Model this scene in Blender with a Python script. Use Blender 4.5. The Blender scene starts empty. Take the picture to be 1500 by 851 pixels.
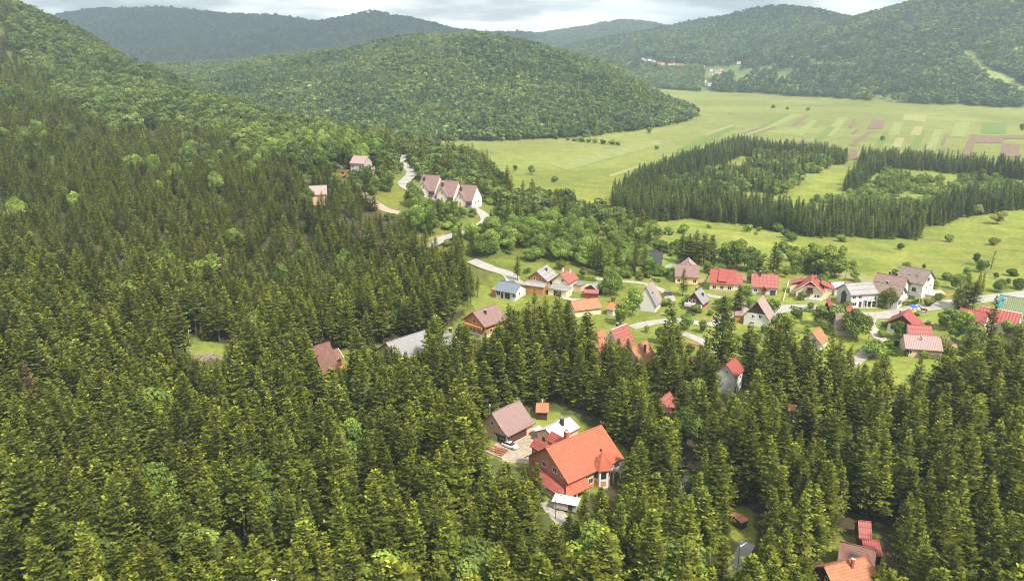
import bpy, math, random
import numpy as np
from mathutils import Vector, Matrix

random.seed(7)
RNG = np.random.default_rng(11)
SC = bpy.context.scene
COL = SC.collection
R = math.radians

# ------------------------------------------------------------------ camera model (photo is 1500 x 851)
FPX, PITCH, CAMZ = 1165.0, R(17.06), 100.0
CP, SP = math.cos(PITCH), math.sin(PITCH)

def ray(u, v):
    """direction of the photo's pixel, scaled so that its forward (Y) part is 1"""
    a, b = (u - 750.0) / FPX, (425.5 - v) / FPX
    x, y, z = a, CP + b * SP, -SP + b * CP
    return x / y, 1.0, z / y

def proj(x, y, z):
    dz = z - CAMZ
    d = y * CP - dz * SP
    d = np.where(d < 1, 1, d)
    up = y * SP + dz * CP
    return 750.0 + FPX * x / d, 425.5 - FPX * up / d, d

def on_plane(u, v, z):
    dx, dy, dz = ray(u, v)
    t = (z - CAMZ) / dz
    return dx * t, t

# ------------------------------------------------------------------ noise on numpy arrays
_tab = RNG.random((256, 256))
def vnoise(x, y):
    xi, yi = np.floor(x).astype(int), np.floor(y).astype(int)
    fx, fy = x - xi, y - yi
    fx, fy = fx * fx * (3 - 2 * fx), fy * fy * (3 - 2 * fy)
    a, b = _tab[xi & 255, yi & 255], _tab[(xi + 1) & 255, yi & 255]
    c, d = _tab[xi & 255, (yi + 1) & 255], _tab[(xi + 1) & 255, (yi + 1) & 255]
    return (a * (1 - fx) + b * fx) * (1 - fy) + (c * (1 - fx) + d * fx) * fy
def fbm(x, y, o=4):
    s, a, t = 0.0, 1.0, 0.0
    for k in range(o):
        s = s + a * vnoise(x * 2 ** k + 17.3 * k, y * 2 ** k + 5.1 * k); t += a; a *= 0.5
    return s / t

def smooth(a, b, x):
    t = np.clip((x - a) / (b - a), 0, 1)
    return t * t * (3 - 2 * t)

# ------------------------------------------------------------------ terrain: measured points + ridges
PTS = []
for u, v, z in [(-300,850,6),(0,850,4),(400,850,1),(750,850,0),(1100,850,-2),(1500,850,-3),(1900,850,-4),
        (0,600,9),(300,600,5),(500,640,3),(750,670,0),(900,670,0),(1100,600,3),(1300,640,1),(1500,650,0),(1900,650,0),
        (1000,470,8),(1150,460,8),(1300,460,8),(1500,450,8),(1900,450,8),(740,420,10),(860,420,9),(1200,410,8),(1340,410,9),(1450,400,6),
        (960,520,7),(1180,520,7),(1400,520,6),
        (1000,345,8),(1100,352,6),(1250,378,6),(1400,372,4),(900,345,7),(1900,360,3),
        (1100,300,0),(1450,305,0),(1300,240,0),(940,280,0),(1300,180,0),(900,220,0),(1100,160,0),(700,205,0),(1450,200,0),(800,250,0),(1200,330,0),(1350,338,0),(980,315,0),
        (1900,250,0),(1900,170,0),(740,255,2),(640,215,2),(700,340,16),(600,340,21),(655,280,24),(595,250,28),(530,238,34),(560,300,23),(745,305,10),(830,325,8),(690,300,20),
        (200,400,13),(0,400,18),(-300,400,24),(400,400,9),(600,400,9),(300,510,6),(480,530,6),(600,500,6),(690,450,8),
        (100,250,33),(300,250,26),(450,262,31),(0,250,36),(-300,250,45),(200,300,24),(100,150,52),(300,200,36),(-300,150,70),
        (330,160,46),(430,188,38),(520,214,36),(600,236,30),(50,95,82)]:
    PTS.append((*on_plane(u, v, z), z))
def at_depth(u, v, Y):
    dx, dy, dz = ray(u, v)
    return dx * Y, Y, CAMZ + dz * Y
for u, v, Y in [(0,22,1150),(130,62,1080),(230,112,920),(-200,-40,1250),(-500,-90,1200)]:
    PTS.append(at_depth(u, v, Y))
for u, Y, z in [(0,1700,60),(230,1250,20),(330,1050,6),(430,900,2),(520,780,1),(600,720,2),(150,1500,30),(-400,1900,80),
                (450,1200,0),(700,1200,0),(1000,1300,0),(1300,1500,0),(1700,1500,0),(700,1800,0),(1100,1900,0),(1600,2200,0),(300,1900,10)]:
    PTS.append((((u - 750) / FPX) * Y / CP * 0.98, Y, z))
PTS = np.array(PTS)
def _tps(r2):
    return 0.5 * r2 * np.log(r2 + 1e-9)
_S = 300.0
_P = PTS[:, :2] / _S
_n = len(PTS)
_A = np.zeros((_n + 3, _n + 3))
_A[:_n, :_n] = _tps(((_P[:, None] - _P[None]) ** 2).sum(-1)) + np.eye(_n) * 0.002
_A[:_n, _n] = 1; _A[:_n, _n + 1:] = _P
_A[_n:, :_n] = _A[:_n, _n:].T
_W = np.linalg.solve(_A, np.concatenate([PTS[:, 2], np.zeros(3)]))

RIDGES = [  # (u, v, depth, half width of the slope) along each crest line
    [(200,104,1950,650),(300,95,1850,650),(400,88,1700,650),(480,78,1600,620),(560,66,1530,590),(640,57,1480,560),(700,60,1420,520),(760,76,1360,400),(820,97,1260,265),(880,121,1160,175),(950,147,1130,110),(1000,163,1160,45),(1018,169,1210,22)],
    [(-700,26,4300,1600),(-200,24,4300,1600),(0,19,4250,1600),(60,39,4200,1600),(100,35,4200,1600),(150,18,4200,1600),(230,12,4150,1500),(290,20,4100,1500),(330,27,4050,1500),(400,29,4000,1500),(460,36,3950,1500),(500,31,3900,1500),(540,24,3900,1500),(580,39,3950,1500),(620,51,4000,1400),(700,52,4300,1400),(780,53,4700,1400)],
    [(640,58,5400,1300),(780,53,5200,1300),(850,46,4900,1300),(930,33,4500,1300),(970,43,4500,1300),(1000,48,4500,1300),(1040,44,4300,1300),(1080,33,3600,1400),(1130,20,3000,1200),(1160,14,2750,1050),(1190,17,2650,1000),(1240,35,2550,950),(1270,30,2450,930),(1310,16,2350,880),(1340,4,2250,830),(1400,-8,2150,800),(1500,-19,2020,740),(1700,-24,1900,700),(2100,-24,1700,700)],
    [(640,72,2900,500),(760,72,2700,450),(830,80,2550,420),(900,97,2400,380),(960,113,2250,300),(1012,136,2000,120)],
    [(1060,112,2300,300),(1150,96,2150,420),(1240,82,2050,480),(1300,90,1850,380),(1360,112,1680,250)],
    [(1400,75,1750,380),(1500,60,1650,380),(1650,50,1550,400)],
]
_RW = [[(*at_depth(u, v, Y), w) for u, v, Y, w in r] for r in RIDGES]

def mountain(x, y):
    best = np.zeros_like(x)
    wob = (fbm(x / 420.0 + 40, y / 420.0 + 9, 4) - 0.5)
    for ri, r in enumerate(_RW):
        for (ax, ay, az, aw), (bx, by, bz, bw) in zip(r, r[1:]):
            vx, vy = bx - ax, by - ay
            t = np.clip(((x - ax) * vx + (y - ay) * vy) / (vx * vx + vy * vy), 0, 1)
            d = np.hypot(x - ax - t * vx, y - ay - t * vy)
            z, w = az + t * (bz - az), aw + t * (bw - aw)
            s = np.clip(1 - d / (w * (1 + 0.55 * wob)), 0, 1)
            hh = z * s ** 1.25
            if ri == 0: hh = hh * smooth(0, 150, 300 + 40 * wob - x)      # the round hill ends where the valley opens
            best = np.maximum(best, hh)
    return best

def hgt(x, y):
    x, y = np.atleast_1d(np.asarray(x, float)), np.atleast_1d(np.asarray(y, float))
    sh = x.shape
    x, y = x.ravel(), y.ravel()
    out = np.zeros(len(x))
    for i in range(0, len(x), 20000):
        xs, ys = x[i:i + 20000], y[i:i + 20000]
        P = np.stack([xs, ys], 1) / _S
        z = _tps(((P[:, None] - _P[None]) ** 2).sum(-1)) @ _W[:_n] + _W[_n] + P @ _W[_n + 1:]
        b = 48 * smooth(1800, 3400, ys)
        k = smooth(1500, 2100, ys)
        z = np.clip(z, -8, 170) * (1 - k) + b * k
        m = mountain(xs, ys)
        g = smooth(10, 90, m)
        rough = ((fbm(xs / 170.0, ys / 170.0, 4) - 0.5) * 34 + (fbm(xs / 430.0 + 3, ys / 430.0 + 8, 3) - 0.5) * 44) * g
        # gentle unevenness of the meadows
        z = z + (fbm(xs / 33.0 + 7, ys / 33.0, 2) - 0.5) * 1.2 * (1 - smooth(500, 800, ys))
        out[i:i + 20000] = np.maximum(z, m + rough * 0.7 + np.minimum(z, 4) * 0.2)
    return out.reshape(sh)

_T = np.exp(np.linspace(math.log(70), math.log(6500), 700))
def pix_ground(u, v):
    dx, dy, dz = ray(u, v)
    z = hgt(dx * _T, _T)
    below = np.nonzero(CAMZ + dz * _T <= z)[0]
    k = below[0] if len(below) else len(_T) - 1
    a, b = _T[max(k - 1, 0)], _T[k]
    for _ in range(10):
        m = 0.5 * (a + b)
        if CAMZ + dz * m <= hgt(dx * m, m)[0]: b = m
        else: a = m
    return dx * b, b
def H1(x, y):
    return float(hgt(x, y)[0])

def inpoly(poly, u, v):
    inside = np.zeros(np.shape(u), bool)
    n = len(poly)
    for i in range(n):
        (x1, y1), (x2, y2) = poly[i], poly[(i + 1) % n]
        if y1 == y2: continue
        c = ((y1 > v) != (y2 > v)) & (u < (x2 - x1) * (v - y1) / (y2 - y1) + x1)
        inside ^= c
    return inside

# ------------------------------------------------------------------ tagging and mesh helpers
def tag(o, label=None, cat=None, group=None, kind=None):
    if label: o['label'] = label
    if cat: o['category'] = cat
    if group: o['group'] = group
    if kind: o['kind'] = kind
    return o
def empty(name, loc, rz=0.0):
    o = bpy.data.objects.new(name, None); COL.objects.link(o)
    o.location = loc; o.rotation_euler = (0, 0, rz); o.empty_display_size = 0.5
    return o
def link(name, me, parent=None):
    o = bpy.data.objects.new(name, me); COL.objects.link(o)
    if parent is not None: o.parent = parent
    return o
class MB:
    def __init__(s): s.v, s.f, s.m = [], [], []
    def quad(s, *p, m=0):
        n = len(s.v); s.v += [tuple(q) for q in p]; s.f.append(tuple(range(n, n + len(p)))); s.m.append(m)
    def box(s, x0, x1, y0, y1, z0, z1, m=0):
        n = len(s.v)
        s.v += [(x0,y0,z0),(x1,y0,z0),(x1,y1,z0),(x0,y1,z0),(x0,y0,z1),(x1,y0,z1),(x1,y1,z1),(x0,y1,z1)]
        s.f += [tuple(n + i for i in q) for q in ((0,3,2,1),(4,5,6,7),(0,1,5,4),(1,2,6,5),(2,3,7,6),(3,0,4,7))]; s.m += [m] * 6
        return s
    def loft(s, rings, m=0, cap=True, closed=True):
        n, k = len(s.v), len(rings[0])
        for r in rings: s.v += [tuple(p) for p in r]
        for i in range(len(rings) - 1):
            for j in range(k if closed else k - 1):
                a, b = n + i * k + j, n + i * k + (j + 1) % k
                s.f.append((a, b, b + k, a + k)); s.m.append(m)
        if cap:
            s.f.append(tuple(n + j for j in reversed(range(k)))); s.m.append(m)
            s.f.append(tuple(n + (len(rings) - 1) * k + j for j in range(k))); s.m.append(m)
        return s
    def tube(s, a, b, r0, r1=None, k=8, m=0):
        a, b = Vector(a), Vector(b); r1 = r0 if r1 is None else r1
        d = (b - a).normalized(); e = d.orthogonal().normalized(); f = d.cross(e)
        ring = lambda c, r: [c + (e * math.cos(6.2832 * i / k) + f * math.sin(6.2832 * i / k)) * r for i in range(k)]
        return s.loft([ring(a, r0), ring(b, r1)], m)
    def build(s, name, mats, parent=None, smooth=False):
        me = bpy.data.meshes.new(name)
        me.from_pydata(s.v, [], s.f)
        for mt in (mats if isinstance(mats, (list, tuple)) else [mats]): me.materials.append(mt)
        if any(s.m): me.polygons.foreach_set('material_index', s.m)
        if smooth: me.polygons.foreach_set('use_smooth', [True] * len(s.f))
        me.update()
        return link(name, me, parent)

# ------------------------------------------------------------------ materials
def new_mat(name):
    m = bpy.data.materials.new(name); m.use_nodes = True
    nt = m.node_tree; b = nt.nodes['Principled BSDF']
    return m, nt, b
def mat(name, col, rough=0.8, var=0.12, scale=1.5, metal=0.0, dirt=None, spec=0.3, bump=0.0):
    """plain surface with uneven colour: fine and broad noise, optional dirt blotches"""
    m, nt, b = new_mat(name); N, L = nt.nodes, nt.links
    tc = N.new('ShaderNodeTexCoord')
    n1 = N.new('ShaderNodeTexNoise'); n1.inputs['Scale'].default_value = scale; n1.inputs['Detail'].default_value = 6
    L.new(tc.outputs['Object'], n1.inputs['Vector'])
    mr = N.new('ShaderNodeMapRange'); mr.inputs[1].default_value = 0.3; mr.inputs[2].default_value = 0.7
    mr.inputs[3].default_value = 1 - var; mr.inputs[4].default_value = 1 + var
    L.new(n1.outputs['Fac'], mr.inputs[0])
    mx = N.new('ShaderNodeMix'); mx.data_type = 'RGBA'; mx.blend_type = 'MULTIPLY'; mx.inputs[0].default_value = 1
    mx.inputs[6].default_value = (*col, 1); L.new(mr.outputs[0], mx.inputs[7])
    out = mx.outputs[2]
    if dirt:
        n2 = N.new('ShaderNodeTexNoise'); n2.inputs['Scale'].default_value = scale * 0.45; n2.inputs['Detail'].default_value = 8; n2.inputs['Roughness'].default_value = 0.7
        L.new(tc.outputs['Object'], n2.inputs['Vector'])
        r2 = N.new('ShaderNodeMapRange'); r2.inputs[1].default_value = 0.5; r2.inputs[2].default_value = 0.72
        L.new(n2.outputs['Fac'], r2.inputs[0])
        m2 = N.new('ShaderNodeMix'); m2.data_type = 'RGBA'
        L.new(r2.outputs[0], m2.inputs[0]); L.new(out, m2.inputs[6]); m2.inputs[7].default_value = (*dirt, 1)
        out = m2.outputs[2]
    L.new(out, b.inputs['Base Color'])
    b.inputs['Roughness'].default_value = rough; b.inputs['Metallic'].default_value = metal
    b.inputs['Specular IOR Level'].default_value = spec
    if bump:
        bp = N.new('ShaderNodeBump'); bp.inputs['Strength'].default_value = bump; bp.inputs['Distance'].default_value = 0.05
        L.new(n1.outputs['Fac'], bp.inputs['Height']); L.new(bp.outputs[0], b.inputs['Normal'])
    return m
def roof_mat(name, col, row=0.0, rib=0.0, var=0.16, rough=0.7, dirt=None, spec=0.25, depth=0.09):
    """tiles (rows along the slope) or standing seams (ribs down the slope), as colour joints and bump"""
    m = mat(name, col, rough, var, 0.9, 0, dirt, spec); nt = m.node_tree; N, L = nt.nodes, nt.links
    b = N['Principled BSDF']
    src = b.inputs['Base Color'].links[0].from_socket
    tc = N.new('ShaderNodeTexCoord')
    def wave(size, axis):
        w = N.new('ShaderNodeTexWave'); w.bands_direction = axis; w.wave_profile = 'SAW' if axis == 'Z' else 'SIN'
        w.inputs['Scale'].default_value = 0.314 / size; w.inputs['Distortion'].default_value = 0.25; w.inputs['Detail Scale'].default_value = 2.0
        L.new(tc.outputs['Object'], w.inputs['Vector']); return w
    hs = None
    if row: hs = wave(row, 'Z').outputs['Fac']
    if rib:
        r = wave(rib, 'X').outputs['Fac']
        if hs is None: hs = r
        else:
            a = N.new('ShaderNodeMath'); a.operation = 'MULTIPLY'; L.new(hs, a.inputs[0]); L.new(r, a.inputs[1]); hs = a.outputs[0]
    if hs is not None:
        mr = N.new('ShaderNodeMapRange'); mr.inputs[1].default_value = 0; mr.inputs[2].default_value = 0.35
        mr.inputs[3].default_value = 0.60; mr.inputs[4].default_value = 1.0
        L.new(hs, mr.inputs[0])
        mx = N.new('ShaderNodeMix'); mx.data_type = 'RGBA'; mx.blend_type = 'MULTIPLY'; mx.inputs[0].default_value = 1
        L.new(src, mx.inputs[6]); L.new(mr.outputs[0], mx.inputs[7]); L.new(mx.outputs[2], b.inputs['Base Color'])
        bp = N.new('ShaderNodeBump'); bp.inputs['Strength'].default_value = 0.6; bp.inputs['Distance'].default_value = depth
        L.new(hs, bp.inputs['Height']); L.new(bp.outputs[0], b.inputs['Normal'])
    return m
def leaf_mat(name, base, fresh, dry, trans=0.22, hue=0.35, patch=0.0):
    """needles / leaves: colour per spray ('tint'), young shoots ('shoot'), and from tree to tree"""
    m = bpy.data.materials.new(name); m.use_nodes = True; nt = m.node_tree; N, L = nt.nodes, nt.links
    N.clear()
    out = N.new('ShaderNodeOutputMaterial')
    t = N.new('ShaderNodeAttribute'); t.attribute_name = 'tint'
    s = N.new('ShaderNodeAttribute'); s.attribute_name = 'shoot'
    oi = N.new('ShaderNodeObjectInfo')
    c1 = N.new('ShaderNodeMix'); c1.data_type = 'RGBA'; c1.inputs[6].default_value = (*base, 1); c1.inputs[7].default_value = (*dry, 1)
    pw = N.new('ShaderNodeMath'); pw.operation = 'POWER'; pw.inputs[1].default_value = 1.6
    L.new(oi.outputs['Random'], pw.inputs[0])
    mh = N.new('ShaderNodeMath'); mh.operation = 'MULTIPLY'; mh.inputs[1].default_value = hue
    L.new(pw.outputs[0], mh.inputs[0]); L.new(mh.outputs[0], c1.inputs[0])
    c2 = N.new('ShaderNodeMix'); c2.data_type = 'RGBA'; L.new(s.outputs['Fac'], c2.inputs[0])
    L.new(c1.outputs[2], c2.inputs[6]); c2.inputs[7].default_value = (*fresh, 1)
    c3 = N.new('ShaderNodeMix'); c3.data_type = 'RGBA'; c3.blend_type = 'MULTIPLY'; c3.inputs[0].default_value = 1
    L.new(c2.outputs[2], c3.inputs[6]); L.new(t.outputs['Fac'], c3.inputs[7])
    # brightness from tree to tree
    rr = N.new('ShaderNodeMath'); rr.operation = 'FRACT'
    r0 = N.new('ShaderNodeMath'); r0.operation = 'MULTIPLY'; r0.inputs[1].default_value = 57.31
    L.new(oi.outputs['Random'], r0.inputs[0]); L.new(r0.outputs[0], rr.inputs[0])
    mr = N.new('ShaderNodeMapRange'); mr.inputs[3].default_value = 0.64; mr.inputs[4].default_value = 1.30; L.new(rr.outputs[0], mr.inputs[0])
    c4 = N.new('ShaderNodeMix'); c4.data_type = 'RGBA'; c4.blend_type = 'MULTIPLY'; c4.inputs[0].default_value = 1
    L.new(c3.outputs[2], c4.inputs[6]); L.new(mr.outputs[0], c4.inputs[7])
    if patch:      # stands of other species and ages, tens of metres across
        ge = N.new('ShaderNodeObjectInfo'); pn = N.new('ShaderNodeTexNoise'); pn.inputs['Scale'].default_value = 0.011; pn.inputs['Detail'].default_value = 5; pn.inputs['Roughness'].default_value = .65
        L.new(ge.outputs['Location'], pn.inputs['Vector'])
        ra = N.new('ShaderNodeValToRGB'); e = ra.color_ramp
        e.elements[0].position = .36; e.elements[0].color = (.55, .62, .72, 1); e.elements[1].position = .66; e.elements[1].color = (1.55, 1.38, 1.12, 1)
        q = e.elements.new(.5); q.color = (.92, .96, .96, 1)
        L.new(pn.outputs['Fac'], ra.inputs[0])
        c5 = N.new('ShaderNodeMix'); c5.data_type = 'RGBA'; c5.blend_type = 'MULTIPLY'; c5.inputs[0].default_value = patch
        L.new(c4.outputs[2], c5.inputs[6]); L.new(ra.outputs[0], c5.inputs[7]); c4 = c5
    d = N.new('ShaderNodeBsdfDiffuse'); tr = N.new('ShaderNodeBsdfTranslucent'); mx = N.new('ShaderNodeMixShader'); mx.inputs[0].default_value = trans
    L.new(c4.outputs[2], d.inputs[0]); L.new(c4.outputs[2], tr.inputs[0]); L.new(d.outputs[0], mx.inputs[1]); L.new(tr.outputs[0], mx.inputs[2])
    L.new(mx.outputs[0], out.inputs['Surface'])
    return m
# ------------------------------------------------------------------ ground sheet
LEFT_FOREST = [(-900,-400),(100,-400),(150,20),(240,100),(330,150),(430,180),(520,208),(560,228),(545,246),(520,262),(490,268),(500,285),(540,300),(600,345),(640,362),(700,374),(722,398),(704,430),(690,452),(660,478),(600,500),(520,512),(430,514),(330,504),(240,486),(228,530),(-900,560)]
FRONT_FOREST = [(-900,470),(228,518),(300,530),(335,518),(425,516),(446,548),(520,556),(556,540),(600,520),(650,506),(690,498),(720,500),(800,496),(880,505),(960,532),(1040,540),(1100,538),(1150,536),(1225,546),(1262,566),(1300,590),(1380,576),(1440,546),(1500,533),(2300,500),(2300,2500),(-900,2500)]
BROAD_SLOPE = [(470,200),(560,188),(620,205),(700,236),(750,285),(830,300),(890,322),(955,340),(960,362),(935,380),(880,398),(800,384),(735,381),(700,376),(640,362),(600,345),(540,300),(500,285),(490,268),(520,262),(545,246),(560,228)]
# glades, yards and lanes without trees inside the front forest
GLADES = [
    [(706,660),(728,640),(752,612),(795,600),(840,610),(915,655),(925,690),(890,712),(850,748),(815,772),(797,745),(800,705),(770,684),(740,678)],
    [(1004,690),(1014,690),(1002,718),(984,734),(984,722)],
    [(1062,742),(1102,742),(1108,790),(1085,840),(1062,850),(1066,800)],
    [(1205,815),(1225,785),(1290,780),(1296,815),(1290,900),(1200,900)],
    [(1060,572),(1096,572),(1104,625),(1082,620)],
    [(1152,596),(1174,596),(1176,610),(1152,610)],
    [(1072,632),(1098,618),(1108,634),(1082,655)],
]
PLANT_EVERGREEN = [
    [(888,298),(940,327),(1010,320),(1090,331),(1180,347),(1345,352),(1355,322),(1300,318),(1250,312),(1200,320),(1160,316),(1130,307),(1060,302),(1000,288),(930,266)],
    [(922,280),(935,262),(1040,224),(1085,211),(1105,222),(1060,240),(1000,264)],
    [(1085,228),(1098,215),(1245,232),(1240,243)],
    [(1255,242),(1262,231),(1500,252),(1640,262),(1640,275),(1500,264)],
    [(1230,279),(1246,284),(1294,250),(1274,243)],
    [(1345,320),(1358,334),(1440,314),(1500,308),(1640,305),(1640,288),(1500,290),(1400,298)],
]
PLANT_MIXED = [(935,268),(1000,288),(1060,302),(1120,303),(1150,285),(1185,262),(1225,240),(1180,232),(1110,228),(1105,238),(1070,252),(1000,270)]
PLANT_SHRUB = [(1180,300),(1250,312),(1345,318),(1500,290),(1640,286),(1640,268),(1500,266),(1300,252),(1250,286)]
FAR_OPEN = [[(1038,97),(1092,95),(1090,112),(1050,118),(1034,112)],[(970,130),(1030,127),(1042,140),(1000,148),(970,142)],[(846,99),(890,98),(888,104),(850,105)],[(1000,110),(1036,108),(1040,126),(1015,126)]]
PISTE = [(1404,74),(1428,74),(1440,95),(1482,116),(1510,130),(1510,146),(1465,128),(1424,104)]

rs = np.concatenate([[2, 20, 45], np.exp(np.linspace(math.log(60), math.log(5700), 540))])
an = np.radians(np.linspace(-62, 62, 420))
RR, AA = np.meshgrid(rs, an, indexing='ij')
GX, GY = RR * np.sin(AA), RR * np.cos(AA)
GZ = hgt(GX, GY)
GM = mountain(GX.ravel(), GY.ravel()).reshape(GX.shape)
GU, GV, GD = proj(GX, GY, GZ)
nr, na = GX.shape
idx = np.arange(nr * na).reshape(nr, na)
quads = np.stack([idx[:-1, :-1], idx[:-1, 1:], idx[1:, 1:], idx[1:, :-1]], -1).reshape(-1, 4)[:, ::-1]
me = bpy.data.meshes.new('ground')
me.vertices.add(nr * na); me.vertices.foreach_set('co', np.stack([GX, GY, GZ], -1).ravel())
me.loops.add(quads.size); me.loops.foreach_set('vertex_index', quads.ravel())
me.polygons.add(len(quads)); me.polygons.foreach_set('loop_start', np.arange(len(quads)) * 4)
me.polygons.foreach_set('use_smooth', np.ones(len(quads), bool))
me.update(calc_edges=True)

near = GY < 1350
n_forest = (inpoly(LEFT_FOREST, GU, GV) | inpoly(FRONT_FOREST, GU, GV)) & near
for g in GLADES: n_forest &= ~inpoly(g, GU, GV)
slope = inpoly(BROAD_SLOPE, GU, GV) & near
hill = GM > 4
piste = inpoly(PISTE, GU, GV) & (GY > 900)
hill_open = (fbm(GX / 210 + 3, GY / 210 + 8, 4) > 0.60 - .09 * (1 - smooth(10, 60, GM))) & (GX > 420) & (GV > 70) & (GY < 2500)
for g in FAR_OPEN: hill_open |= inpoly(g, GU, GV) & (GY > 900)
col = np.zeros((*GX.shape, 3)); col[:] = (0.168, 0.194, 0.036)
w1, w2 = fbm(GX / 90, GY / 90, 4)[..., None], fbm(GX / 28 + 50, GY / 28, 4)[..., None]
w3 = fbm(GX / 9 + 20, GY / 9, 3)[..., None]
col = col * (0.70 + 0.6 * w1)
col = col * (1 - 0.45 * smooth(0.52, 0.72, w3)) + np.array((0.085, 0.130, 0.022)) * 0.45 * smooth(0.52, 0.72, w3)
col = col * (1 - 0.35 * smooth(0.5, 0.75, w2)) + np.array((0.23, 0.215, 0.05)) * 0.35 * smooth(0.5, 0.75, w2)
far = smooth(560, 900, GY)[..., None]
col = col * (1 - far) + far * (np.array((0.162, 0.180, 0.050)) * (0.72 + 0.56 * w1) * (0.9 + .2 * w2))
col[slope] = col[slope] * 0.75
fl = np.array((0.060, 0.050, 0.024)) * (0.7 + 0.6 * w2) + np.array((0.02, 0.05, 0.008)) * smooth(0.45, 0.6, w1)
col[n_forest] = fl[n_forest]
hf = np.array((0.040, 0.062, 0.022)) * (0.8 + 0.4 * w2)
edge = inpoly([(585,340),(640,358),(700,370),(726,396),(708,432),(690,456),(640,450),(600,410)], GU, GV) & near
eg = np.array((0.120, 0.138, 0.030)) * (0.7 + 0.6 * w2)
col[edge & n_forest] = eg[edge & n_forest]
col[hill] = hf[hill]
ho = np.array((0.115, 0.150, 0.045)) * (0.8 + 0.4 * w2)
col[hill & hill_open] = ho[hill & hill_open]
col[piste] = (0.21, 0.24, 0.07)
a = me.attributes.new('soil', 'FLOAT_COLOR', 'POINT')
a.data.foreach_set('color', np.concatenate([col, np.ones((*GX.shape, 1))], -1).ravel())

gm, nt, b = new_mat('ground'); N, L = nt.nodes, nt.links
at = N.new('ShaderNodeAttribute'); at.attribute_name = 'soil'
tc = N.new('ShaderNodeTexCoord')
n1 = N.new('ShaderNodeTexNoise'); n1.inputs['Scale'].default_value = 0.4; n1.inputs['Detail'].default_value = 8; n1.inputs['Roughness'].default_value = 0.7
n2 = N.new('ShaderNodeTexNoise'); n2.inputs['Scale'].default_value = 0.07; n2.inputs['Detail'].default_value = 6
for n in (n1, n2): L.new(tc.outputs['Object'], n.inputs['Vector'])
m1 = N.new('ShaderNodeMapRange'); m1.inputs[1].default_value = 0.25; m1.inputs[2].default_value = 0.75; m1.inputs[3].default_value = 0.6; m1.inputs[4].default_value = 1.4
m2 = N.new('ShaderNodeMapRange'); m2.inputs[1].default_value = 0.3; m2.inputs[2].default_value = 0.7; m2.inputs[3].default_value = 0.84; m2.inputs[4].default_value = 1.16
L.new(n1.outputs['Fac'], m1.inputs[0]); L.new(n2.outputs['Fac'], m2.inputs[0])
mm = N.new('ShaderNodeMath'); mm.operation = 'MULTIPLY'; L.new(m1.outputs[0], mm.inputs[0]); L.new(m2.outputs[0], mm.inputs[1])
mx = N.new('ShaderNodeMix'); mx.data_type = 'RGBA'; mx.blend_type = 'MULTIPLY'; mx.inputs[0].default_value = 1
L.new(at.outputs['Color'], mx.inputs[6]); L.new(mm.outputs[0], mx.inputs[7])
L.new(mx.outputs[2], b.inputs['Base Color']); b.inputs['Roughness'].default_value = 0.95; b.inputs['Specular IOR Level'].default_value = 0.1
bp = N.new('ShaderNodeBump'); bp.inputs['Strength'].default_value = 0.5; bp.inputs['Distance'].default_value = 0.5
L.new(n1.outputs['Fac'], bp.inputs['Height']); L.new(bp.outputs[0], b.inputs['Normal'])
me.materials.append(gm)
tag(link('ground', me), kind='structure')

# ------------------------------------------------------------------ camera, sun, sky, air
cam = bpy.data.cameras.new('camera'); co = bpy.data.objects.new('camera', cam); COL.objects.link(co)
co.location = (0, 0, CAMZ); co.rotation_euler = (math.pi / 2 - PITCH, 0, 0)
cam.sensor_width = 36; cam.lens = 36 * FPX / 1500; cam.clip_start = 1; cam.clip_end = 30000
SC.camera = co
SUN_EL, SUN_AZ = R(52), R(140)          # azimuth from +Y (view direction) towards +X
sl = bpy.data.lights.new('sun', 'SUN'); so = bpy.data.objects.new('sun', sl); COL.objects.link(so)
sl.energy = 4.0; sl.angle = R(5.0); sl.color = (1.0, 0.925, 0.79)
sd = Vector((math.sin(SUN_AZ) * math.cos(SUN_EL), math.cos(SUN_AZ) * math.cos(SUN_EL), math.sin(SUN_EL)))
so.rotation_euler = sd.to_track_quat('Z', 'Y').to_euler(); so.location = sd * 300
w = bpy.data.worlds.new('World'); SC.world = w; w.use_nodes = True
nt = w.node_tree; N, L = nt.nodes, nt.links; N.clear()
wo = N.new('ShaderNodeOutputWorld'); bg = N.new('ShaderNodeBackground'); bg.inputs[1].default_value = 0.12
sky = N.new('ShaderNodeTexSky'); sky.sky_type = 'NISHITA'; sky.sun_disc = False; sky.sun_elevation = SUN_EL; sky.sun_rotation = SUN_AZ
sky.altitude = 700; sky.dust_density = 2.5
tc = N.new('ShaderNodeTexCoord')
mp = N.new('ShaderNodeMapping'); mp.inputs['Scale'].default_value = (4.5, 4.5, 27.0)
L.new(tc.outputs['Generated'], mp.inputs['Vector'])
nz = N.new('ShaderNodeTexNoise'); nz.inputs['Scale'].default_value = 1.15; nz.inputs['Detail'].default_value = 8; nz.inputs['Roughness'].default_value = 0.55
L.new(mp.outputs[0], nz.inputs['Vector'])
cr = N.new('ShaderNodeValToRGB'); e = cr.color_ramp
e.elements[0].position = 0.40; e.elements[0].color = (3.2, 3.32, 3.5, 1)
e.elements[1].position = 0.60; e.elements[1].color = (8.6, 8.55, 8.45, 1)
k = e.elements.new(0.49); k.color = (5.8, 5.83, 5.88, 1)
L.new(nz.outputs['Fac'], cr.inputs[0])
mx = N.new('ShaderNodeMix'); mx.data_type = 'RGBA'; mx.inputs[0].default_value = 0.93
L.new(sky.outputs[0], mx.inputs[6]); L.new(cr.outputs[0], mx.inputs[7])
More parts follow.
